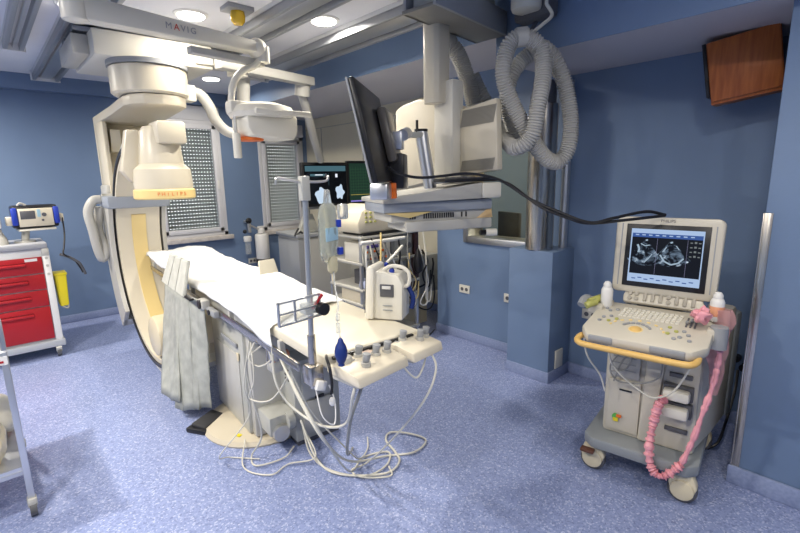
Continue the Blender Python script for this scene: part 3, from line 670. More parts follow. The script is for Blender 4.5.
MB().cyl((0, -.02, 0), (0, .03, 0), .075, mat('pale green', (.55, .62, .50), .5), bev=.005).cyl((0, -.03, 0), (0, -.02, 0), .03, mgrey).build('reel_body', o)
o = T('folded_pouch', 'pale blue plastic pouch lying on the rack shelf above the reel', 'pouch', (2.52, 3.16, .635)); MB().box((-.08, 0, 0), (.06, .1, .08), mat('pale blue pouch', (.5, .55, .75), .4), .02, (10, 0, 15)).build('pouch_body', o)
rng = random.Random(3)
spec_ = [('grey breathing tube', cableg), ('white sensor lead', white), ('pale cable', cablew), ('dark cable', black), ('clear tube', clear), ('yellowish tube', lyel)]
for k in range(16):
    x = 2.40+.045*k*rng.uniform(.8, 1.15); z0 = rng.uniform(.9, 1.15); z1 = rng.uniform(.35, .6); y = 3.125-.003*k
    nm, mm = spec_[k % 6]
    pts = [(x, y+.02, z0), (x+rng.uniform(-.05, .06), y-.02, (z0*2+z1)/3), (x+rng.uniform(-.08, .08), y-.03, (z0+z1*2)/3), (x+rng.uniform(-.05, .05), y-.01, z1), (x+.06, y-.02, z1-.03), (x+.10, y, z1+.12)]
    one(MB().tube(pts, rng.choice([.005, .007, .009]), mm, 6), 'hanging_lead', 'one of the thin leads and tubes hanging over the front of the instrument rack', 'cable', 'leads hanging on the rack')
o = T('rack_module', 'flat steel-fronted module, right on the second lowest rack shelf', 'instrument', (2.95, 3.24, .492))
MB().box((-.16, 0, 0), (.15, .3, .10), pgrey, .005).box((-.14, -.006, .02), (.12, 0, .08), steel, .002).build('case', o)
o = T('rack_module', 'cream module with a dark window, left on the second lowest rack shelf', 'instrument', (2.60, 3.24, .492))
MB().box((-.15, 0, 0), (.13, .3, .11), cream, .005).build('case', o); MB().box((-.10, -.006, .03), (.0, 0, .09), dgrey, .002).build('window', o)
o = T('breathing_bag', 'dark folded breathing bag hanging at the right of the rack front', 'breathing bag', (3.03, 3.08, .70))
MB().lathe([(.004, 0), (.04, .03), (.05, .1), (.035, .18), (.012, .24), (.004, .25)], black).build('bag_body', o)
o = T('gas_hose_clip', 'blue-capped white arm reaching across the rack front', 'arm', (2.66, 3.09, .86))
MB().tube([(-.02, 0, 0), (.08, -.02, .08), (.16, -.02, .14)], .014, ivory).build('arm', o); MB().ball((-.03, 0, -.01), .022, bluep).build('blue_cap', o)
# grey apparatus at right of the rack
o = T('compressor_box', 'grey box apparatus with a black round coil at its left, by the wall corner', 'apparatus', (3.42, 3.56, 0))
MB().box((-.18, -.12, .36), (.28, .25, .78), pgrey, .012).build('case', o)
MB().box((-.32, -.10, .32), (-.18, .2, .76), lgrey, .012).build('side_module', o)
MB().cyl((-.27, -.14, .64), (-.27, -.10, .64), .07, black).cyl((-.27, -.145, .64), (-.27, -.14, .64), .03, lgrey).build('coil', o)
MB().box((-.28, -.06, 0), (.16, .2, .36), cream2, .012).build('base_cabinet', o)
MB().tube([(-.14, -.1, .79), (0, -.12, .81), (.12, -.05, .79)], .012, black).build('top_cable', o)
one(MB().tube([(3.05, 3.33, .70), (3.10, 3.30, .58), (3.22, 3.28, .50), (3.40, 3.28, .55), (3.44, 3.27, .70), (3.43, 3.27, .78)], .010, black), 'black_loop_cable', 'black cable looping in front of the grey apparatus, upper loop', 'cable')
one(MB().tube([(3.02, 3.30, .62), (3.08, 3.28, .45), (3.20, 3.26, .30), (3.36, 3.26, .24), (3.43, 3.25, .34), (3.425, 3.25, .60)], .008, black), 'black_loop_cable', 'black cable looping lower down beside the wall corner', 'cable')
one(MB().tube([(3.0, 3.1, .012), (3.12, 3.16, .02), (3.25, 3.15, .012), (3.40, 3.22, .012)], .006, black), 'floor_cable', 'thin black cable on the floor at the wall corner', 'cable')
# ================================================================== CEILING MONITOR BOOM
o = T('boom_track', 'dark bronze ceiling track ending above the corrugated hoses', 'ceiling track', (2.2, 1.9, 2.48))
MB().box((-.35, -.11, 0), (.40, .12, .02), mat('bronze grey paint', (.22, .21, .18), .4), .004, (0, 0, 7)).box((-.35, -.12, 0), (.40, -.10, .14), mgrey, .003, (0, 0, 7)).box((-.35, .10, 0), (.40, .12, .14), mgrey, .003, (0, 0, 7)).build('channel', o)
MB().box((-.30, -.06, .02), (.34, .08, .28), lgrey, .006, (0, 0, 7)).build('mount', o)
o = T('cable_junction_block', 'dark rounded ceiling block from which the corrugated hoses hang', 'ceiling block', (2.52, 1.60, 2.50))
MB().box((-.02, -.12, .0), (.10, .12, .26), dgrey, .03).build('housing', o); MB().cyl((-.06, 0, .03), (-.06, 0, .26), .085, ivory, bev=.02).build('end_cap', o)
MB().tube([(.05, 0, 0), (.03, .02, -.05)], .012, dgrey, smooth=False).build('hook', o)
o = T('display_boom', 'cream ceiling-hung equipment boom with rounded cover and louvred panel', 'equipment boom', (2.2, 2.0, 0))
MB().prism([(-.05, -.065), (.04, -.065), (.06, -.04), (.06, .04), (.04, .065), (-.05, .065), (-.07, .04), (-.07, -.04)], .46, cream, Matrix.Translation((-.055, .0, 2.28)), .006).build('drop_column', o)
Xx = Matrix(((0, 0, 1, 0), (1, 0, 0, 0), (0, 1, 0, 0), (0, 0, 0, 1)))
MB().prism([(.03, 1.60), (.47, 1.53), (.47, 2.07), (.40, 2.10), (.24, 2.12), (.10, 2.09), (.03, 2.06)], .28, cream, Matrix.Translation((.16, 0, 0)) @ Xx, .02).build('rounded_cover', o)
MB().prism([(-.12, 1.61), (.03, 1.61), (.03, 2.06), (.015, 2.09), (.015, 2.17), (-.12, 2.18)], .10, ivory, Matrix.Translation((.0, 0, 0)) @ Xx, .005).build('spine_cover', o)
m = MB().prism([(-.40, 1.65), (-.12, 1.62), (-.12, 2.01), (-.38, 2.045)],   .05, cream, Matrix.Translation((.045, 0, 0)) @ Xx, .006)
pn = m.build('louvred_panel', o)
for z0, z1 in ((1.915, 2.015), (1.655, 1.72)):
    m = MB()
    for k in range(30): m.box((.014, -.375+.0082*k, z0-.012*(k/30)), (.021, -.3725+.0082*k, z1-.012*(k/30)), mat('louvre shade', (.36, .34, .29), .5), 0, (12, 0, 0))
    m.build('louvre', pn)
o = T('monitor_shelf', 'pale grey wedge-sided boom shelf with a row of vent slots and a yellow stain', 'shelf', (1.93, 1.765, 1.345), -21.8)
MB().prism([(-.36, .135), (.24, .145), (.24, .235), (-.36, .160)], .42, lgrey, XZ((0, .18, 0)), .004).build('shelf_board', o)
MB().box((.24, -.035, .145), (.37, .38, .235), ivory, .012).build('end_grip', o)
hs = MB().box((-.35, .0, .08), (.33, .36, .14), bgrey, .01).box((-.30, .02, .025), (.33, .34, .085), lgrey, .006).box((-.22, .0, -.03), (.33, .32, .03), lgrey, .01).build('vented_housing', o)
m = MB()
for k in range(26):
    if k in (3, 4, 5, 20, 21, 22, 24): continue
    m.box((-.19+.014*k, .014, .042), (-.183+.014*k, .0195, .07), black)
m.build('vent_slots', hs)
MB().prism([(.22, .02), (.34, .03), (.33, .10), (.28, .06)], .004, mat('yellow stain', (.72, .5, .25), .5), XZ((0, .017, .0))).build('tape_patch', hs)
MB().prism([(-.34, .08), (-.20, .05), (-.06, .08)], .02, lyel, XZ((0, .01, .0))).build('yellow_underside', hs)
MB().cyl((.30, .02, -.06), (.36, .0, -.06), .022, ivory).cyl((.26, .02, -.06), (.30, .02, -.06), .015, black).build('brake_handle', o)
MB().cyl((.02, .2, .2), (-.02, .24, .54), .038, alu).cyl((-.02, .24, .535), (-.02, .24, .55), .040, black).box((-.10, .2, .50), (-.02, .26, .53), pgrey, .004).cyl((-.05, .23, .52), (-.05, .23, .60), .008, black).build('support_tube', o)
o = T('ceiling_monitor', 'black flat monitor seen from behind, tilted on the boom shelf', 'monitor', (1.495, 1.775, 1.59), 38.9)
MB().box((-.285, .005, 0), (.285, .03, .455), black, .008, (-12, 0, 0)).build('panel', o)
MB().box((-.289, .032, -.0), (.289, .042, .455), mgrey, .004, (-12, 0, 0)).build('front_bezel', o)
MB().box((.06, -.045, .10), (.28, .006, .38), mat('brown grey casing', (.11, .10, .09), .3), .02, (-12, 0, 0)).build('rear_casing', o)
MB().box((.12, -.09, .17), (.20, -.04, .26), alu, .006).cyl((.15, -.09, .24), (.24, -.10, .26), .03, alu).build('swivel_mount', o)
MB().box((.1, -.10, -.03), (.26, -.02, .15), black, .01).build('cable_cover', o)
MB().box((-.05, -.04, -.08), (.08, .05, .0), alu, .01).build('tilt_foot', o)
MB().box((.09, -.06, -.08), (.12, -.02, .0), orange, .004).box((.12, -.05, -.08), (.15, -.01, .0), dgrey, .004).build('connector', o)
o = T('shelf_keyboard', 'thin black keyboard lying on the boom shelf', 'keyboard', (2.10, 1.72, 1.585), -21.8)
MB().box((-.17, -.05, 0), (.17, .1, .022), black, .005).build('keyboard_body', o)
m = MB()
for k in range(9): m.box((-.15+.034*k, -.04, .022), (-.125+.034*k, -.01, .028), dgrey, .002)
m.build('key_row', o)
# corrugated hoses
hose = [(2.56, 1.83, 1.93), (2.44, 1.7, 1.83), (2.31, 1.54, 1.77), (2.32, 1.45, 1.83), (2.33, 1.42, 1.99), (2.37, 1.42, 2.16), (2.36, 1.44, 2.29), (2.29, 1.51, 2.35), (2.25, 1.57, 2.3), (2.24, 1.59, 2.16), (2.3, 1.57, 2.02), (2.38, 1.51, 1.85), (2.48, 1.46, 1.72), (2.57, 1.42, 1.69), (2.61, 1.38, 1.77), (2.62, 1.38, 1.93), (2.59, 1.41, 2.12), (2.54, 1.45, 2.25), (2.48, 1.49, 2.31), (2.42, 1.55, 2.28), (2.37, 1.62, 2.19), (2.38, 1.66, 2.05), (2.44, 1.66, 1.92), (2.53, 1.67, 1.79)]
o = T('corrugated_hose', 'long grey corrugated hose looped twice under the ceiling block', 'hose', (2.4, 1.6, 1.7))
MB().tube(hose, .043, hosem, 14, 7, .0035, .014).build('hose_body', o, world=True)
MB().tube([(2.31, 1.49, 2.35), (2.27, 1.53, 2.345)], .050, lgrey, 14, smooth=False).build('hose_clamp', o, world=True)
MB().tube([(2.50, 1.475, 2.31), (2.465, 1.505, 2.305)], .050, lgrey, 14, smooth=False).build('hose_clamp', o, world=True)
o = T('corrugated_hose', 'short grey corrugated hose rising from the louvred panel beside the cream column', 'hose', (2.42, 2.0, 2.0))
MB().tube([(2.50, 1.98, 2.00), (2.48, 2.0, 2.12), (2.44, 2.02, 2.26), (2.38, 2.04, 2.38), (2.33, 2.07, 2.44)], .050, hosem, 14, 7, .0035, .014).ball((2.33, 2.07, 2.45), .056, lgrey).build('hose_body', o, world=True)
o = T('corrugated_hose', 'thin corrugated hose just right of the short thick one', 'hose', (2.6, 1.95, 2.0))
MB().tube([(2.66, 1.92, 1.99), (2.58, 1.97, 2.12), (2.52, 2.02, 2.27)], .035, hosem, 12, 7, .0035, .016).build('hose_body', o, world=True)
one(MB().tube([(2.44, 1.46, 2.53), (2.45, 1.43, 2.47), (2.40, 1.45, 2.42), (2.33, 1.49, 2.36)], .010, cablew).tube([(2.40, 1.46, 2.75), (2.44, 1.46, 2.65), (2.44, 1.46, 2.53)], .010, cablew), 'ceiling_wire', 'pale wire curling down from the ceiling beside the hose clamp', 'cable')
one(MB().tube([(1.52, 1.78, 1.68), (1.55, 1.72, 1.64), (1.65, 1.67, 1.615), (1.75, 1.60, 1.62), (1.88, 1.53, 1.63), (1.99, 1.42, 1.595), (2.05, 1.28, 1.50), (2.09, 1.13, 1.435), (2.13, 1.00, 1.39), (2.20, .92, 1.41), (2.34, .83, 1.435), (2.44, .775, 1.415)], .0075, black), 'black_cable', 'long black cable sagging from the boom monitor to the top of the ultrasound screen', 'cable')
one(MB().tube([(2.16, 1.47, 1.56), (2.08, 1.44, 1.58), (2.05, 1.36, 1.55), (2.06, 1.22, 1.46), (2.10, 1.10, 1.41), (2.14, 1.01, 1.385), (2.24, .88, 1.40), (2.36, .80, 1.41), (2.43, .775, 1.412)], .0075, black), 'black_cable', 'lower black cable leaving the shelf end grip towards the ultrasound screen', 'cable')
# ================================================================== ULTRASOUND MACHINE
o = T('ultrasound_machine', 'cream wheeled ultrasound machine with lit screen, keyboard and yellow handle', 'ultrasound machine', (2.365, .776, 0), -81)
usb = mat('ultrasound cream', (.56, .52, .43), .38); usg = mat('ultrasound grey', (.27, .29, .30), .45)
MB().prism([(-.27, -.02), (-.22, -.07), (.22, -.07), (.27, -.02), (.27, .55), (.2, .62), (-.2, .62), (-.27, .55)], .06, usg, Matrix.Translation((0, 0, .19)), .012).build('base_platform', o)
bd = MB().prism([(-.20, .22), (-.20, .84), (.23, .84), (.235, .22)], .50, usb, Matrix(((1, 0, 0, 0), (0, 0, 1, .30), (0, 1, 0, 0), (0, 0, 0, 1))), .02).build('body', o)
MB().prism([(.19, .06), (.235, .06), (.285, .30), (.325, .56), (.19, .58)], .66, usb, Matrix.Translation((0, 0, .57)), .02).build('side_cover', o); MB().prism([(.19, .57), (.335, .55), (.35, .62), (.30, .68), (.19, .68)], .62, usg, Matrix.Translation((0, 0, .55)), .02).build('rear_edge', o); MB().box((-.225, .3, .3), (-.19, .6, .85), usg, .02).build('side_cover', o)
MB().box((-.175, .035, .25), (-.02, .052, .54), usb, .004).box((-.172, .030, .56), (-.03, .045, .80), lgrey, .004).build('drive_door', bd)
MB().prism([(-.02, .23), (.05, .23), (.09, .82), (.0, .82)], .03, usb, XZ((0, .045, 0)), .012).build('front_column', bd)
MB().box((-.12, .028, .485), (-.06, .034, .492), black).build('drive_slot', bd)
m = MB()
for k in range(5): m.box((-.16, .026, .60+.035*k), (-.05, .031, .604+.035*k), mgrey)
m.build('grille_lines', bd)
m = MB().cyl((-.13, .024, .33), (-.13, .034, .33), .016, green).box((-.125, .022, .33), (-.10, .028, .345), orange).box((-.14, .022, .305), (-.115, .028, .325), yellow); m.build('colour_sticker', bd)
for k, z in enumerate((.70, .62, .33)): MB().box((.10, .036, z), (.20, .05, z+.022), dgrey, .003).build('card_slot', bd)
for z in (.51, .42): cc = MB().box((.08, .02, z), (.21, .055, z+.075), dgrey, .004).build('probe_socket', bd); MB().box((.085, -.03, z+.008), (.20, .03, z+.062), ivory, .014).build('probe_connector', cc)
for x, y, mm in ((-.22, 0, cream2), (.21, -.01, cream2), (-.22, .55, cream2), (.22, .55, cream2)):
    w = MB().cyl((x, y-.022, .068), (x, y+.022, .068), .066, dgrey, bev=.012, seg=28).cyl((x, y-.034, .074), (x, y-.024, .074), .052, mm, bev=.003).prism([(-.05, .05), (.05, .05), (.065, .10), (.04, .165), (-.04, .165), (-.065, .10)], .056, mm, XZ((x, y, 0)), .014)
    w.build('caster', o)
MB().box((-.27, -.09, .13), (-.20, -.05, .15), mat('brown brake tab', (.12, .05, .03), .5), .006).build('brake_pedal', o)
# console
XI = Matrix(((1, 0, 0, 0), (0, 0, 1, 0), (0, 1, 0, 0), (0, 0, 0, 1)))
sl = R(11)
KM = Matrix.Translation((0, -.10, .905)) @ Matrix.Rotation(sl, 4, 'X')
def kb(mb): bmesh.ops.transform(mb.bm, matrix=KM, verts=mb.bm.verts); return mb
m = MB().prism([(-.215, .20), (-.25, .08), (-.26, -.12), (-.22, -.19), (.21, -.19), (.265, -.12), (.27, .10), (.225, .20)], .05, usb, Matrix.Translation((0, 0, -.02)), .014)
ks = kb(m).build('console', o)
kb(MB().box((-.21, -.195, -.035), (-.10, -.155, .0), mgrey, .008)).build('grip_recess', ks); kb(MB().box((.05, -.195, -.035), (.19, -.155, .0), mgrey, .008)).build('grip_recess', ks)
kb(MB().tube([(-.20, -.10, -.045), (-.25, -.12, -.045), (-.265, -.165, -.045), (-.25, -.20, -.045), (-.20, -.212, -.045), (0, -.215, -.045), (.17, -.215, -.045), (.215, -.205, -.045), (.232, -.17, -.045), (.225, -.12, -.045), (.18, -.10, -.045)], .0148, ylwbar, 10)).build('handle', o)
m = MB()
for j in range(5):
    for i in range(13): m.box((-.125+.0205*i-.002*j, .125-.021*j, .004), (-.109+.0205*i-.002*j, .140-.021*j, .010), ivory, .0015)
kb(m).build('letter_keys', ks)
kb(MB().ball((-.03, -.07, .004), .026, ylwbar, (1, 1, .5)).cyl((-.03, -.07, 0), (-.03, -.07, .006), .032, lyel)).build('trackball', ks)
m = MB()
for k in range(7):
    a = R(30+k*20); m.box((-.03+.062*math.cos(a)-.009, -.07+.055*math.sin(a)-.006, .004), (-.03+.062*math.cos(a)+.009, -.07+.055*math.sin(a)+.006, .012), mgrey, .002, (0, 0, math.degrees(a)-90))
for k in range(9):
    a = R(10+k*20); m.box((-.03+.115*math.cos(a)-.008, -.07+.088*math.sin(a)-.005, .004), (-.03+.115*math.cos(a)+.008, -.07+.088*math.sin(a)+.005, .009), lyel, .002, (0, 0, math.degrees(a)-90))
kb(m).build('curved_keys', ks)
m = MB()
for x, y, mm in ((-.19, .0, 0), (-.16, .02, 0), (-.20, -.04, 0), (-.16, -.03, 1), (-.13, -.0, 1), (.10, .0, 1), (.13, -.03, 1), (.10, -.06, 1), (.15, -.08, 0), (.18, -.05, 0), (.13, -.10, 0), (.19, -.10, 0), (.16, -.02, 0), (-.18, .08, 0), (-.15, .10, 0), (-.2, .1, 0)):
    kb(MB().cyl((x, y, .003), (x, y, .012), .009, [mgrey, olive][mm], seg=12, bev=.002)).build('round_key', ks)
m = MB()
for k in range(3): m.box((.155+.017*k, .03, .004), (.163+.017*k, .12, .010), dgrey, .001).box((.153+.017*k, .06+.02*k, .008), (.165+.017*k, .075+.02*k, .018), mgrey, .001)
kb(m).build('slider_keys', ks)
# knob strip under the screen
KS = Matrix.Translation((.03, .09, .99)) @ Matrix.Rotation(R(60), 4, 'X')
def kt(mb): bmesh.ops.transform(mb.bm, matrix=KS, verts=mb.bm.verts); return mb
ns = kt(MB().prism([(-.175, -.035), (.175, -.035), (.18, .0), (.165, .035), (-.165, .035), (-.18, 0)], .04, usb, Matrix.Translation((0, 0, -.01)), .01)).build('knob_strip', o)
for i, x in enumerate((-.145, -.115, -.075, -.04, -.005, .03, .065, .10, .135)):
    r = .010 if i in (0, 1, 5) else .008
    m = MB()
    if i in (2, 3, 4, 6, 7, 8): m.box((x-.008, -.022, .008), (x+.008, .022, .020), mat('khaki knob', (.36, .33, .27), .45), .003)
    else: m.cyl((x, .012, .008), (x, .012, .020), r, mat('khaki knob', (.36, .33, .27), .45), seg=12).cyl((x, -.014, .008), (x, -.014, .020), r, mat('khaki knob', (.36, .33, .27), .45), seg=12)
    kt(m).build('knob', ns)
MB().prism([(-.10, .9), (.12, .9), (.10, 1.06), (-.06, 1.06)], .10, mgrey, XZ((0, .18, 0)), .01).build('screen_neck', o)
# screen
MK = Matrix.Translation((.022, .10, 1.205)) @ Matrix.Rotation(R(-6), 4, 'X') @ Matrix.Rotation(R(0), 4, 'Y') @ Matrix.Rotation(R(90), 4, 'X')
def mk_(mb): bmesh.ops.transform(mb.bm, matrix=MK, verts=mb.bm.verts); return mb
ms = mk_(MB().prism([(-.215, -.195), (.215, -.195), (.23, -.18), (.235, .175), (.215, .195), (-.215, .195), (-.235, .175), (-.23, -.18)], .06, usb, Matrix.Translation((0, 0, -.03)), .012).prism([(-.15, -.14), (.15, -.14), (.15, .14), (-.15, .14)], .06, usb, Matrix.Translation((0, 0, -.08)), .015)).build('screen_case', o)
mk_(MB().box((-.182, -.160, -.004), (.182, .158, .004), black, .002)).build('bezel', ms)
mk_(MB().text('PHILIPS', .020, dgrey, Matrix.Translation((0, .177, .0005)))).build('lettering', ms)
for xx in (-.205, .200): mk_(MB().box((xx, -.16, -.001), (xx+.005, .16, .0015), mgrey)).build('trim_line', ms)
m = MB(); EB = em('screen pale blue', (.42, .56, .80), .9); ED = em('screen near black', (.008, .010, .016), 1); EN = em('screen deep blue', (.05, .11, .34), .9); EL = em('screen lilac line', (.5, .5, .8), .5); EW = em('screen white', (.8, .9, 1), .9)
def sq(x0, y0, x1, y1, mm, d=.0045): m.quad([(x0, y0, d), (x1, y0, d), (x1, y1, d), (x0, y1, d)], mm)
w, h = .158, .135
sq(-w, -h, w, h, ED); sq(-w, h-.022, w, h, EB, .0048); sq(-w, h-.042, w, h-.022, EN, .0048); sq(-w, -h, w, -h+.042, EB, .0048); sq(-w, -h, -w+.006, h, EB, .0050); sq(w-.005, -h, w, h, EB, .0050)
sq(-.038, -h+.045, -.037, h-.045, EL, .0050); sq(.092, -h+.045, .093, h-.045, EL, .005)
for k in range(9): sq(-w+.02+.03*k, h-.033, -w+.036+.03*k, h-.028, EB, .0052)
for k in range(10): sq(-w+.02+.028*k, -h+.014+.006*(k % 2), -w+.038+.028*k, -h+.019+.006*(k % 2), EN, .0052)
fan = mat('ultrasound fan', (0, 0, 0), .5, spec=.08); N, L, b = nodes(fan)
tc = N.new('ShaderNodeTexCoord'); n = N.new('ShaderNodeTexNoise'); n.inputs['Scale'].default_value = 26; n.inputs['Detail'].default_value = 3; n.inputs['Distortion'].default_value = 1.2
r = N.new('ShaderNodeValToRGB'); e = r.color_ramp.elements; e[0].position = .47; e[0].color = (.006, .008, .014, 1); e[1].position = .78; e[1].color = (.75, .88, 1, 1); a = e.new(.6); a.color = (.12, .17, .24, 1)
L.new(tc.outputs['Object'], n.inputs['Vector']); L.new(n.outputs['Fac'], r.inputs[0]); L.new(r.outputs[0], b.inputs['Emission Color']); b.inputs['Emission Strength'].default_value = 1
def wedge(cx, cy, rad, a0, a1, r0=.008):
    P = [(cx+r0*math.cos(R(a)), cy+r0*math.sin(R(a)), .0049) for a in (a1, a0)]
    P += [(cx+rad*math.cos(R(a0+(a1-a0)*k/14)), cy+rad*math.sin(R(a0+(a1-a0)*k/14)), .0049) for k in range(15)]
    m.quad(P, fan)
wedge(-.088, .085, .135, -128, -52); wedge(.022, .085, .130, -126, -46)
def strokes(P, wd=.006):
    for (x0, y0), (x1, y1) in zip(P, P[1:]):
        dx_, dy_ = x1-x0, y1-y0; l = math.hypot(dx_, dy_); nx_, ny_ = -dy_/l*wd/2, dx_/l*wd/2
        m.quad([(x0+nx_, y0+ny_, .0052), (x0-nx_, y0-ny_, .0052), (x1-nx_, y1-ny_, .0052), (x1+nx_, y1+ny_, .0052)], fan2)
fan2 = em('bright echo', (.42, .55, .68), .8)
strokes([(-.125, .055), (-.115, .035), (-.118, .015)], .009); strokes([(-.11, .06), (-.09, .05), (-.07, .055)], .005); strokes([(-.055, .01), (-.075, -.02), (-.088, -.035)], .004)
strokes([(-.02, .01), (.0, -.02), (.03, -.035), (.06, -.025), (.082, .0)], .007); strokes([(.005, .05), (-.01, .025)], .005); strokes([(.045, .06), (.06, .04)], .004); strokes([(.02, .072), (.03, .076)], .008); strokes([(-.09, .078), (-.08, .08)], .007)
for i in range(3):
    for j in range(4): sq(.103+.017*i, .075-.022*j, .113+.017*i, .080-.022*j+.004*(i % 2), em('thumbnail echo', (.22, .25, .26), .8), .005)
mk_(m).build('screen_picture', ms)
# probe holders
MB().prism([(-.30, .0), (-.22, -.03), (-.20, .14), (-.28, .14)], .05, usb, Matrix.Translation((0, 0, .92)), .008).build('left_holder', o)
MB().prism([(.24, -.10), (.31, -.08), (.31, .12), (.25, .14)], .06, usb, Matrix.Translation((0, 0, .90)), .01).cyl((.285, -.06, .84), (.285, -.06, .94), .035, mgrey).build('right_holder', o)
def U(x, y, z):
    return MW[o.name] @ Vector((x, y, z))
US = o
for (x, y, hgt, lab) in ((-.215, .03, .0, 'white gel bottle standing in the holder left of the ultrasound screen'), (.262, .03, .01, 'white gel bottle with an orange label right of the ultrasound screen')):
    g = T('gel_bottle', lab, 'bottle', U(x, y, .93+hgt), -81)
    MB().lathe([(.004, 0), (.026, 0), (.029, .006), (.029, .09), (.022, .105), (.015, .11), (.004, .112)], white).build('bottle_body', g)
    MB().lathe([(.004, .108), (.020, .108), (.020, .122), (.012, .135), (.004, .137)], white).build('cap', g)
    if x > 0: MB().lathe([(.0295, .025), (.0298, .026), (.0298, .07), (.0295, .071)], mat('orange label', (.75, .35, .2), .5)).build('label_band', g)
g = T('ultrasound_probe', 'olive-grey probe resting in the left holder by the gel bottle', 'probe', U(-.27, .02, .95), -60)
MB().tube([(-.03, -.02, 0), (.0, .0, .01), (.05, .04, .02)], .020, olive, 10).build('probe_body', g)
g = T('ultrasound_probe', 'second olive probe lying in front of the left probe holder', 'probe', U(-.275, -.05, .945), -60)
MB().tube([(-.02, -.01, 0), (.0, .0, .008), (.03, .03, .012)], .018, olive, 10).build('probe_body', g)
one(MB().tube([U(-.29, .10, .93), U(-.33, .06, .95), U(-.34, .02, .92)], .022, mgrey), 'probe_tip', 'grey probe tip poking out left of the ultrasound keyboard', 'probe')
# pink wrapped cable and drape
pk = MB(); pts = [U(*p) for p in [(.10, -.03, .53), (.08, -.06, .50), (.065, -.07, .40), (.06, -.09, .28), (.075, -.10, .19), (.11, -.11, .155), (.15, -.10, .17), (.20, -.09, .24), (.235, -.09, .38), (.26, -.09, .52), (.285, -.07, .66), (.295, -.05, .80), (.29, -.03, .90)]]
pk.tube(pts[:8], .019, pinkm, 9, 16, jit=.75).tube(pts[7:], .012, pinkm, 8, 12, jit=.7); one(pk, 'wrapped_probe_cable', 'pink film-wrapped cable hanging in a loop in front of the ultrasound machine', 'cable')
b = bmesh.new(); rings = []
for j in range(15):
    t = j/14; row = []
    for k in range(16):
        a = k/16*6.283; rr = (.036-.020*t+.012*math.sin(t*3.1))*(1+.6*noise.noise((math.cos(a)*2, math.sin(a)*2, t*5)))
        p = U(.285+.2*rr*math.sin(t*9)+rr*math.cos(a), .03+rr*.7*math.sin(a), 1.0-.42*t); row.append(b.verts.new(p))
    rings.append(row)
for A, B in zip(rings, rings[1:]):
    for k in range(16): b.faces.new((A[k], A[(k+1) % 16], B[(k+1) % 16], B[k]))
one(MB().merge(b, pinkt), 'pink_drape', 'crumpled pink plastic drape hanging over the right side of the ultrasound machine', 'drape')
b = bmesh.new(); bmesh.ops.create_icosphere(b, subdivisions=3, radius=.034)
for v in b.verts: v.co *= 1+.7*noise.noise(v.co*50)
bmesh.ops.translate(b, vec=U(.215, -.07, .985), verts=b.verts); one(MB().merge(b, pinkm), 'pink_tissue', 'crumpled pink tissue in front of the right gel bottle', 'tissue')
for pts, mm, nm in (([(-.17, -.08, .86), (-.16, -.06, .70), (-.12, -.05, .62), (-.02, -.05, .55), (.06, -.08, .54), (.14, -.08, .60), (.20, -.08, .75), (.22, -.10, .86)], cablew, 'pale cable sagging across the ultrasound front from handle to holder'),
                    ([(-.14, -.02, .55), (-.10, -.03, .68), (-.02, -.03, .77), (.06, -.02, .75), (.07, -.03, .64), (.0, -.03, .58), (-.12, -.03, .56), (-.16, -.03, .63), (-.1, -.03, .72), (-.0, -.03, .70)], cableg, 'grey cable bundled in loops on the ultrasound front'),
                    ([(-.16, -.025, .6), (-.08, -.025, .64), (-.05, -.03, .78), (-.02, -.03, .83)], cableg, 'short grey cable rising to the underside of the ultrasound keyboard'),
                    ([(-.26, -.18, .84), (-.24, -.17, .72), (-.19, -.1, .60), (-.17, -.06, .50)], cablew, 'pale cable dropping from the left end of the yellow handle')):
    one(MB().tube([U(*p) for p in pts], .0045, mm, 8), 'probe_cable', nm, 'cable')
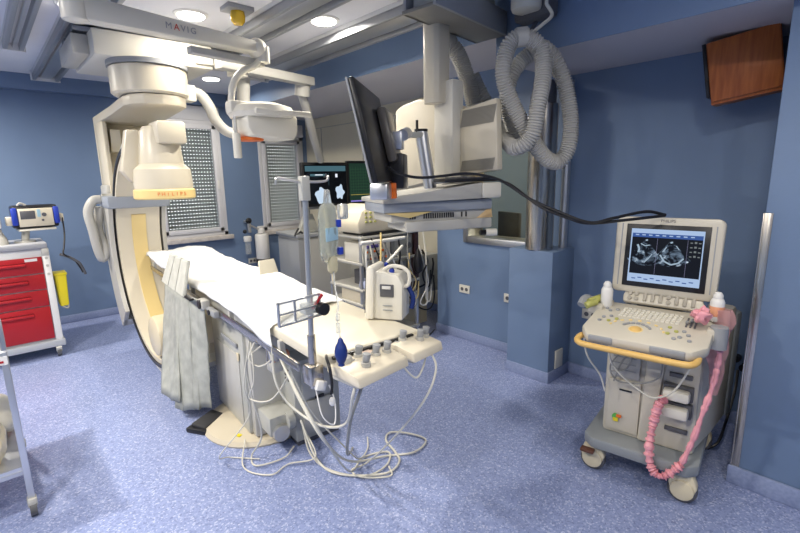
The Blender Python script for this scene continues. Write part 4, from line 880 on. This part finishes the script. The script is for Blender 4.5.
# ================================================================== TABLE CABLES
CAB = [
 ([(.97, 2.13, .79), (.92, 2.22, .69), (.93, 2.24, .52), (1.0, 2.30, .2), (.98, 2.42, .016), (.96, 2.31, .014), (1.11, 2.27, .014), (1.20, 2.31, .03)], .007, cablew, 'pale cable dropping from the table gland and curling on the floor by the base'),
 ([(.94, 1.96, .83), (.93, 1.93, .67), (.97, 1.87, .55), (1.01, 1.68, .51), (1.02, 1.49, .59), (.95, 1.33, .80), (.98, 1.34, .86)], .009, cablew, 'thick pale cable swinging from the gland to the left control panel'),
 ([(.96, 1.96, .81), (.94, 1.8, .72), (.95, 1.6, .55), (1.24, 1.80, .10), (1.45, 1.95, .012), (1.59, 1.89, .012), (1.5, 1.80, .012), (1.35, 1.81, .012), (1.24, 1.99, .012), (1.24, 2.19, .02), (1.25, 2.28, .15)], .008, cablew, 'pale cable making the inner loop on the floor in front of the cabinet'),
 ([(.97, 1.94, .77), (.96, 1.76, .62), (1.0, 1.62, .45), (1.30, 1.86, .10), (1.55, 1.87, .012), (1.70, 1.78, .012), (1.84, 1.82, .012), (1.82, 1.94, .012), (1.74, 2.04, .012), (1.66, 1.99, .012), (1.62, 1.86, .012), (1.57, 1.77, .012), (1.44, 1.75, .012), (1.26, 1.92, .012), (1.23, 2.1, .03), (1.24, 2.28, .2)], .009, cablew, 'pale cable making the wide outer loop on the floor right of the table'),
 ([(1.38, 1.34, .87), (1.36, 1.28, .80), (1.30, 1.30, .66), (1.32, 1.55, .35), (1.40, 1.85, .05), (1.33, 1.9, .014), (1.33, 1.81, .014), (1.45, 1.71, .014), (1.5, 1.78, .014)], .007, cablew, 'pale cable from the right control panel down to the floor loops'),
 ([(1.20, 1.33, .86), (1.24, 1.31, .80), (1.28, 1.31, .78), (1.34, 1.33, .82), (1.37, 1.35, .87)], .006, cablew, 'short pale cable joining the two control panels underneath'),
 ([(1.06, 1.38, .85), (1.03, 1.40, .75), (1.04, 1.48, .60), (1.20, 1.75, .25), (1.40, 2.0, .05), (1.46, 2.07, .014)], .010, cableg, 'grey corrugated cable from the left control panel to the floor'),
 ([(.94, 2.16, .80), (.91, 2.17, .72), (.94, 2.13, .68), (.97, 2.05, .73), (.97, 2.07, .79)], .006, cablew, 'small pale cable ring hanging at the table gland'),
 ([(.93, 2.18, .8), (.91, 2.13, .62), (.90, 2.18, .50), (.96, 2.05, .52), (1.02, 1.95, .70), (.98, 2.0, .79)], .006, cablew, 'middle-sized pale cable ring below the table gland'),
 ([(.93, 2.20, .8), (.90, 2.24, .55), (.93, 2.28, .35), (.80, 2.42, .10), (.88, 2.50, .014), (1.0, 2.36, .014)], .005, cablew, 'thin pale cable reaching left towards the cream base disc'),
 ([(1.0, 1.95, .8), (1.03, 1.90, .62), (1.12, 1.90, .42), (1.25, 1.85, .22), (1.38, 1.9, .06), (1.52, 2.0, .012), (1.6, 2.1, .012)], .006, cablew, 'thin pale cable crossing in front of the cabinet doors'),
 ([(1.25, 2.25, .14), (1.22, 2.1, .05), (1.10, 2.2, .012), (.98, 2.18, .012), (.90, 2.35, .012), (1.0, 2.55, .055)], .006, cablew, 'pale floor cable arcing around the front of the base disc'),
 ([(.88, 1.48, .80), (.88, 1.44, .70), (.92, 1.42, .66), (.94, 1.44, .74), (.93, 1.46, .81)], .004, white, 'thin white sensor lead looped under the drip pole'),
]
for pts, r_, mm, lab in CAB:
    one(MB().tube(pts, r_*.72, mm, 8, 8), 'table_cable', lab, 'cable')
o = T('sensor_plug', 'white sensor plugs hanging under the drip pole', 'plug', (.885, 1.46, .70)); MB().box((-.015, -.01, .10), (.03, .012, .14), white, .006, (0, 20, 0)).build('upper_plug', o); MB().ball((.05, -.01, .04), .014, white, (1, 1, 1.4)).build('lower_plug', o)
# ================================================================== RED CART
o = T('drawer_cart', 'red drawer cart with grey top standing by the left wall', 'medical cart', (.03, 5.3, 0))
MB().box((-.38, 0, .16), (.38, .50, 1.04), mat('cart shell', (.62, .63, .64), .4), .006).build('body', o)
MB().box((-.40, -.03, 1.04), (.38, .52, 1.09), mat('cart top grey', (.36, .37, .40), .35), .01).build('worktop', o)
MB().box((-.40, -.04, .10), (.40, .52, .165), mat('cart base grey', (.42, .44, .47), .4), .01).build('base_frame', o)
for z0, z1 in ((.815, .965), (.665, .805), (.505, .655), (.185, .495)):
    d = MB().box((-.36, -.022, z0), (.325, .0, z1), red, .004).build('drawer', o)
    MB().box((-.16, -.048, z1-.075), (.20, -.02, z1-.05), red, .008).box((-.16, -.026, z1-.05), (.20, -.021, z1-.04), dred).build('handle', d)
    if z0 > .8: MB().box((.20, -.025, z1-.035), (.29, -.021, z1-.01), white).build('label_tag', d)
MB().box((.33, -.025, .165), (.385, .02, 1.0), white, .006).box((.33, -.03, .97), (.385, .02, 1.04), lgrey, .006).build('corner_post', o)
m = MB()
for z in (.80, .88, .95): m.cyl((.358, -.03, z), (.358, -.024, z), .012, lgrey)
m.build('lock_buttons', o)
for x, y in ((.34, 0), (-.34, 0), (.34, .46), (-.34, .46)):
    MB().cyl((x-.016, y, .05), (x+.016, y, .05), .05, grubber).cyl((x-.019, y, .05), (x+.019, y, .05), .022, alu).prism([(-.04, .05), (.04, .05), (.05, .09), (.03, .105), (-.03, .105), (-.05, .09)], .045, lgrey, Matrix(((0, 0, 1, x), (1, 0, 0, y), (0, 1, 0, 0), (0, 0, 0, 1))), .004).build('caster', o)
o = T('sharps_container', 'yellow sharps bin hanging on the side of the red cart', 'waste bin', (.475, 5.42, .46))
MB().prism([(-.035, 0), (.035, 0), (.05, .30), (-.045, .31)], .16, yellow, XZ((0, 0, 0)), .012).build('bin', o); MB().box((-.052, -.085, .30), (.055, .085, .325), yellow, .006).build('lid', o)
MB().tube([(-.02, -.08, .0), (.02, -.09, -.02), (.03, -.06, .02)], .008, mgrey).build('bottom_clip', o)
o = T('defibrillator', 'cream-fronted defibrillator with black frame and blue side pads on a swivel arm', 'defibrillator', (.37, 5.50, 1.09), 4)
MB().cyl((-.10, 0, 0), (-.10, 0, .015), .08, lgrey).cyl((-.10, 0, 0), (-.08, 0, .12), .03, lgrey).box((-.14, -.09, .105), (.14, .09, .125), ivory, .006).build('stand', o)
MB().box((-.17, -.08, .13), (.17, .08, .34), black, .02).build('frame', o)
fc = MB().box((-.13, -.092, .145), (.13, -.075, .31), cream, .006).build('front_face', o)
MB().box((-.115, -.096, .215), (-.005, -.091, .29), dgrey, .002).build('screen', fc); MB().cyl((.06, -.10, .25), (.06, -.09, .25), .018, dgrey).cyl((.045, -.10, .20), (.045, -.09, .20), .010, dgrey).box((.01, -.096, .23), (.035, -.091, .30), fluidb).build('control_dial', fc)
for s in (-1, 1): MB().box((s*.155-.022, -.095, .16), (s*.155+.022, -.06, .32), bluep, .012).build('side_pad', o)
MB().box((-.215, -.05, .16), (-.17, .03, .24), cream, .01).box((.17, -.05, .17), (.215, .03, .25), cream, .01).build('paddle', o)
MB().tube([(-.12, -.06, .34), (-.1, -.07, .36), (-.06, -.06, .34)], .01, lgrey).build('top_clip', o)
one(MB().tube([(.575, 5.47, 1.30), (.57, 5.44, 1.15), (.545, 5.38, 1.03), (.53, 5.35, .96), (.60, 5.36, .90), (.64, 5.36, .82), (.66, 5.36, .76)], .007, black), 'defibrillator_cable', 'black cable hanging from the defibrillator past the cart corner', 'cable')
one(MB().tube([(.50, 5.36, .96), (.56, 5.36, .93), (.62, 5.36, .88), (.65, 5.36, .84), (.68, 5.36, .74)], .012, dgrey), 'connector_lead', 'thicker dark connector lead beside the cart corner', 'cable')
o = T('wall_flask', 'white bottle-shaped unit on a grey cone at the left edge, on the red cart', 'bottle', (.085, 5.42, 1.09))
MB().lathe([(.07, 0), (.06, .05), (.035, .11), (.03, .14), (.004, .14)], lgrey).build('cone', o); MB().box((-.14, -.05, .14), (.035, .08, .30), white, .02).prism([(-.14, .30), (.02, .30), (-.06, .52), (-.14, .56)], .1, ivory, XZ((0, 0, 0)), .01).build('unit', o)
# ================================================================== FRONT-LEFT TROLLEY
o = T('steel_trolley', 'steel two-tier trolley cut by the left edge, nearest the camera', 'trolley', (-.33, 3.08, 0))
for x in (-.30, .315):
    for y in (-.345, .345): MB().box((x-.014, y-.014, .09), (x+.014, y+.014, .86), alu, .003).build('leg', o)
for z in (.24, .84): MB().box((-.31, -.35, z-.012), (.31, .35, z+.012), alu, .004).box((-.30, -.345, z+.012), (.30, -.335, z+.03), alu).build('shelf', o)
for x in (-.30, .315):
    for y in (-.345, .345): MB().cyl((x-.014, y, .042), (x+.014, y, .042), .042, grubber).box((x-.02, y-.03, .055), (x+.02, y+.03, .10), lgrey, .01).build('caster', o)
MB().box((.27, -.362, .80), (.325, -.358, .84), white).box((.28, -.364, .81), (.31, -.362, .82), red).build('label_tag', o)
o = T('waste_bag', 'cream plastic bag on the lower tier of the steel trolley', 'bag', (-.17, 2.92, .252))
b = bmesh.new(); bmesh.ops.create_icosphere(b, subdivisions=4, radius=.12)
for v in b.verts: v.co *= 1+.3*noise.noise(v.co*14); v.co.z = v.co.z*1.1+.115
MB().merge(b, cream2).build('bag_body', o)
o = T('waste_bag', 'white folded plastic bag behind the cream one on the steel trolley', 'bag', (-.10, 3.22, .252))
b = bmesh.new(); bmesh.ops.create_icosphere(b, subdivisions=4, radius=.10)
for v in b.verts: v.co *= 1+.35*noise.noise(v.co*16+Vector((3, 1, 0))); v.co.z = v.co.z*1.2+.115
MB().merge(b, ivory).build('bag_body', o)
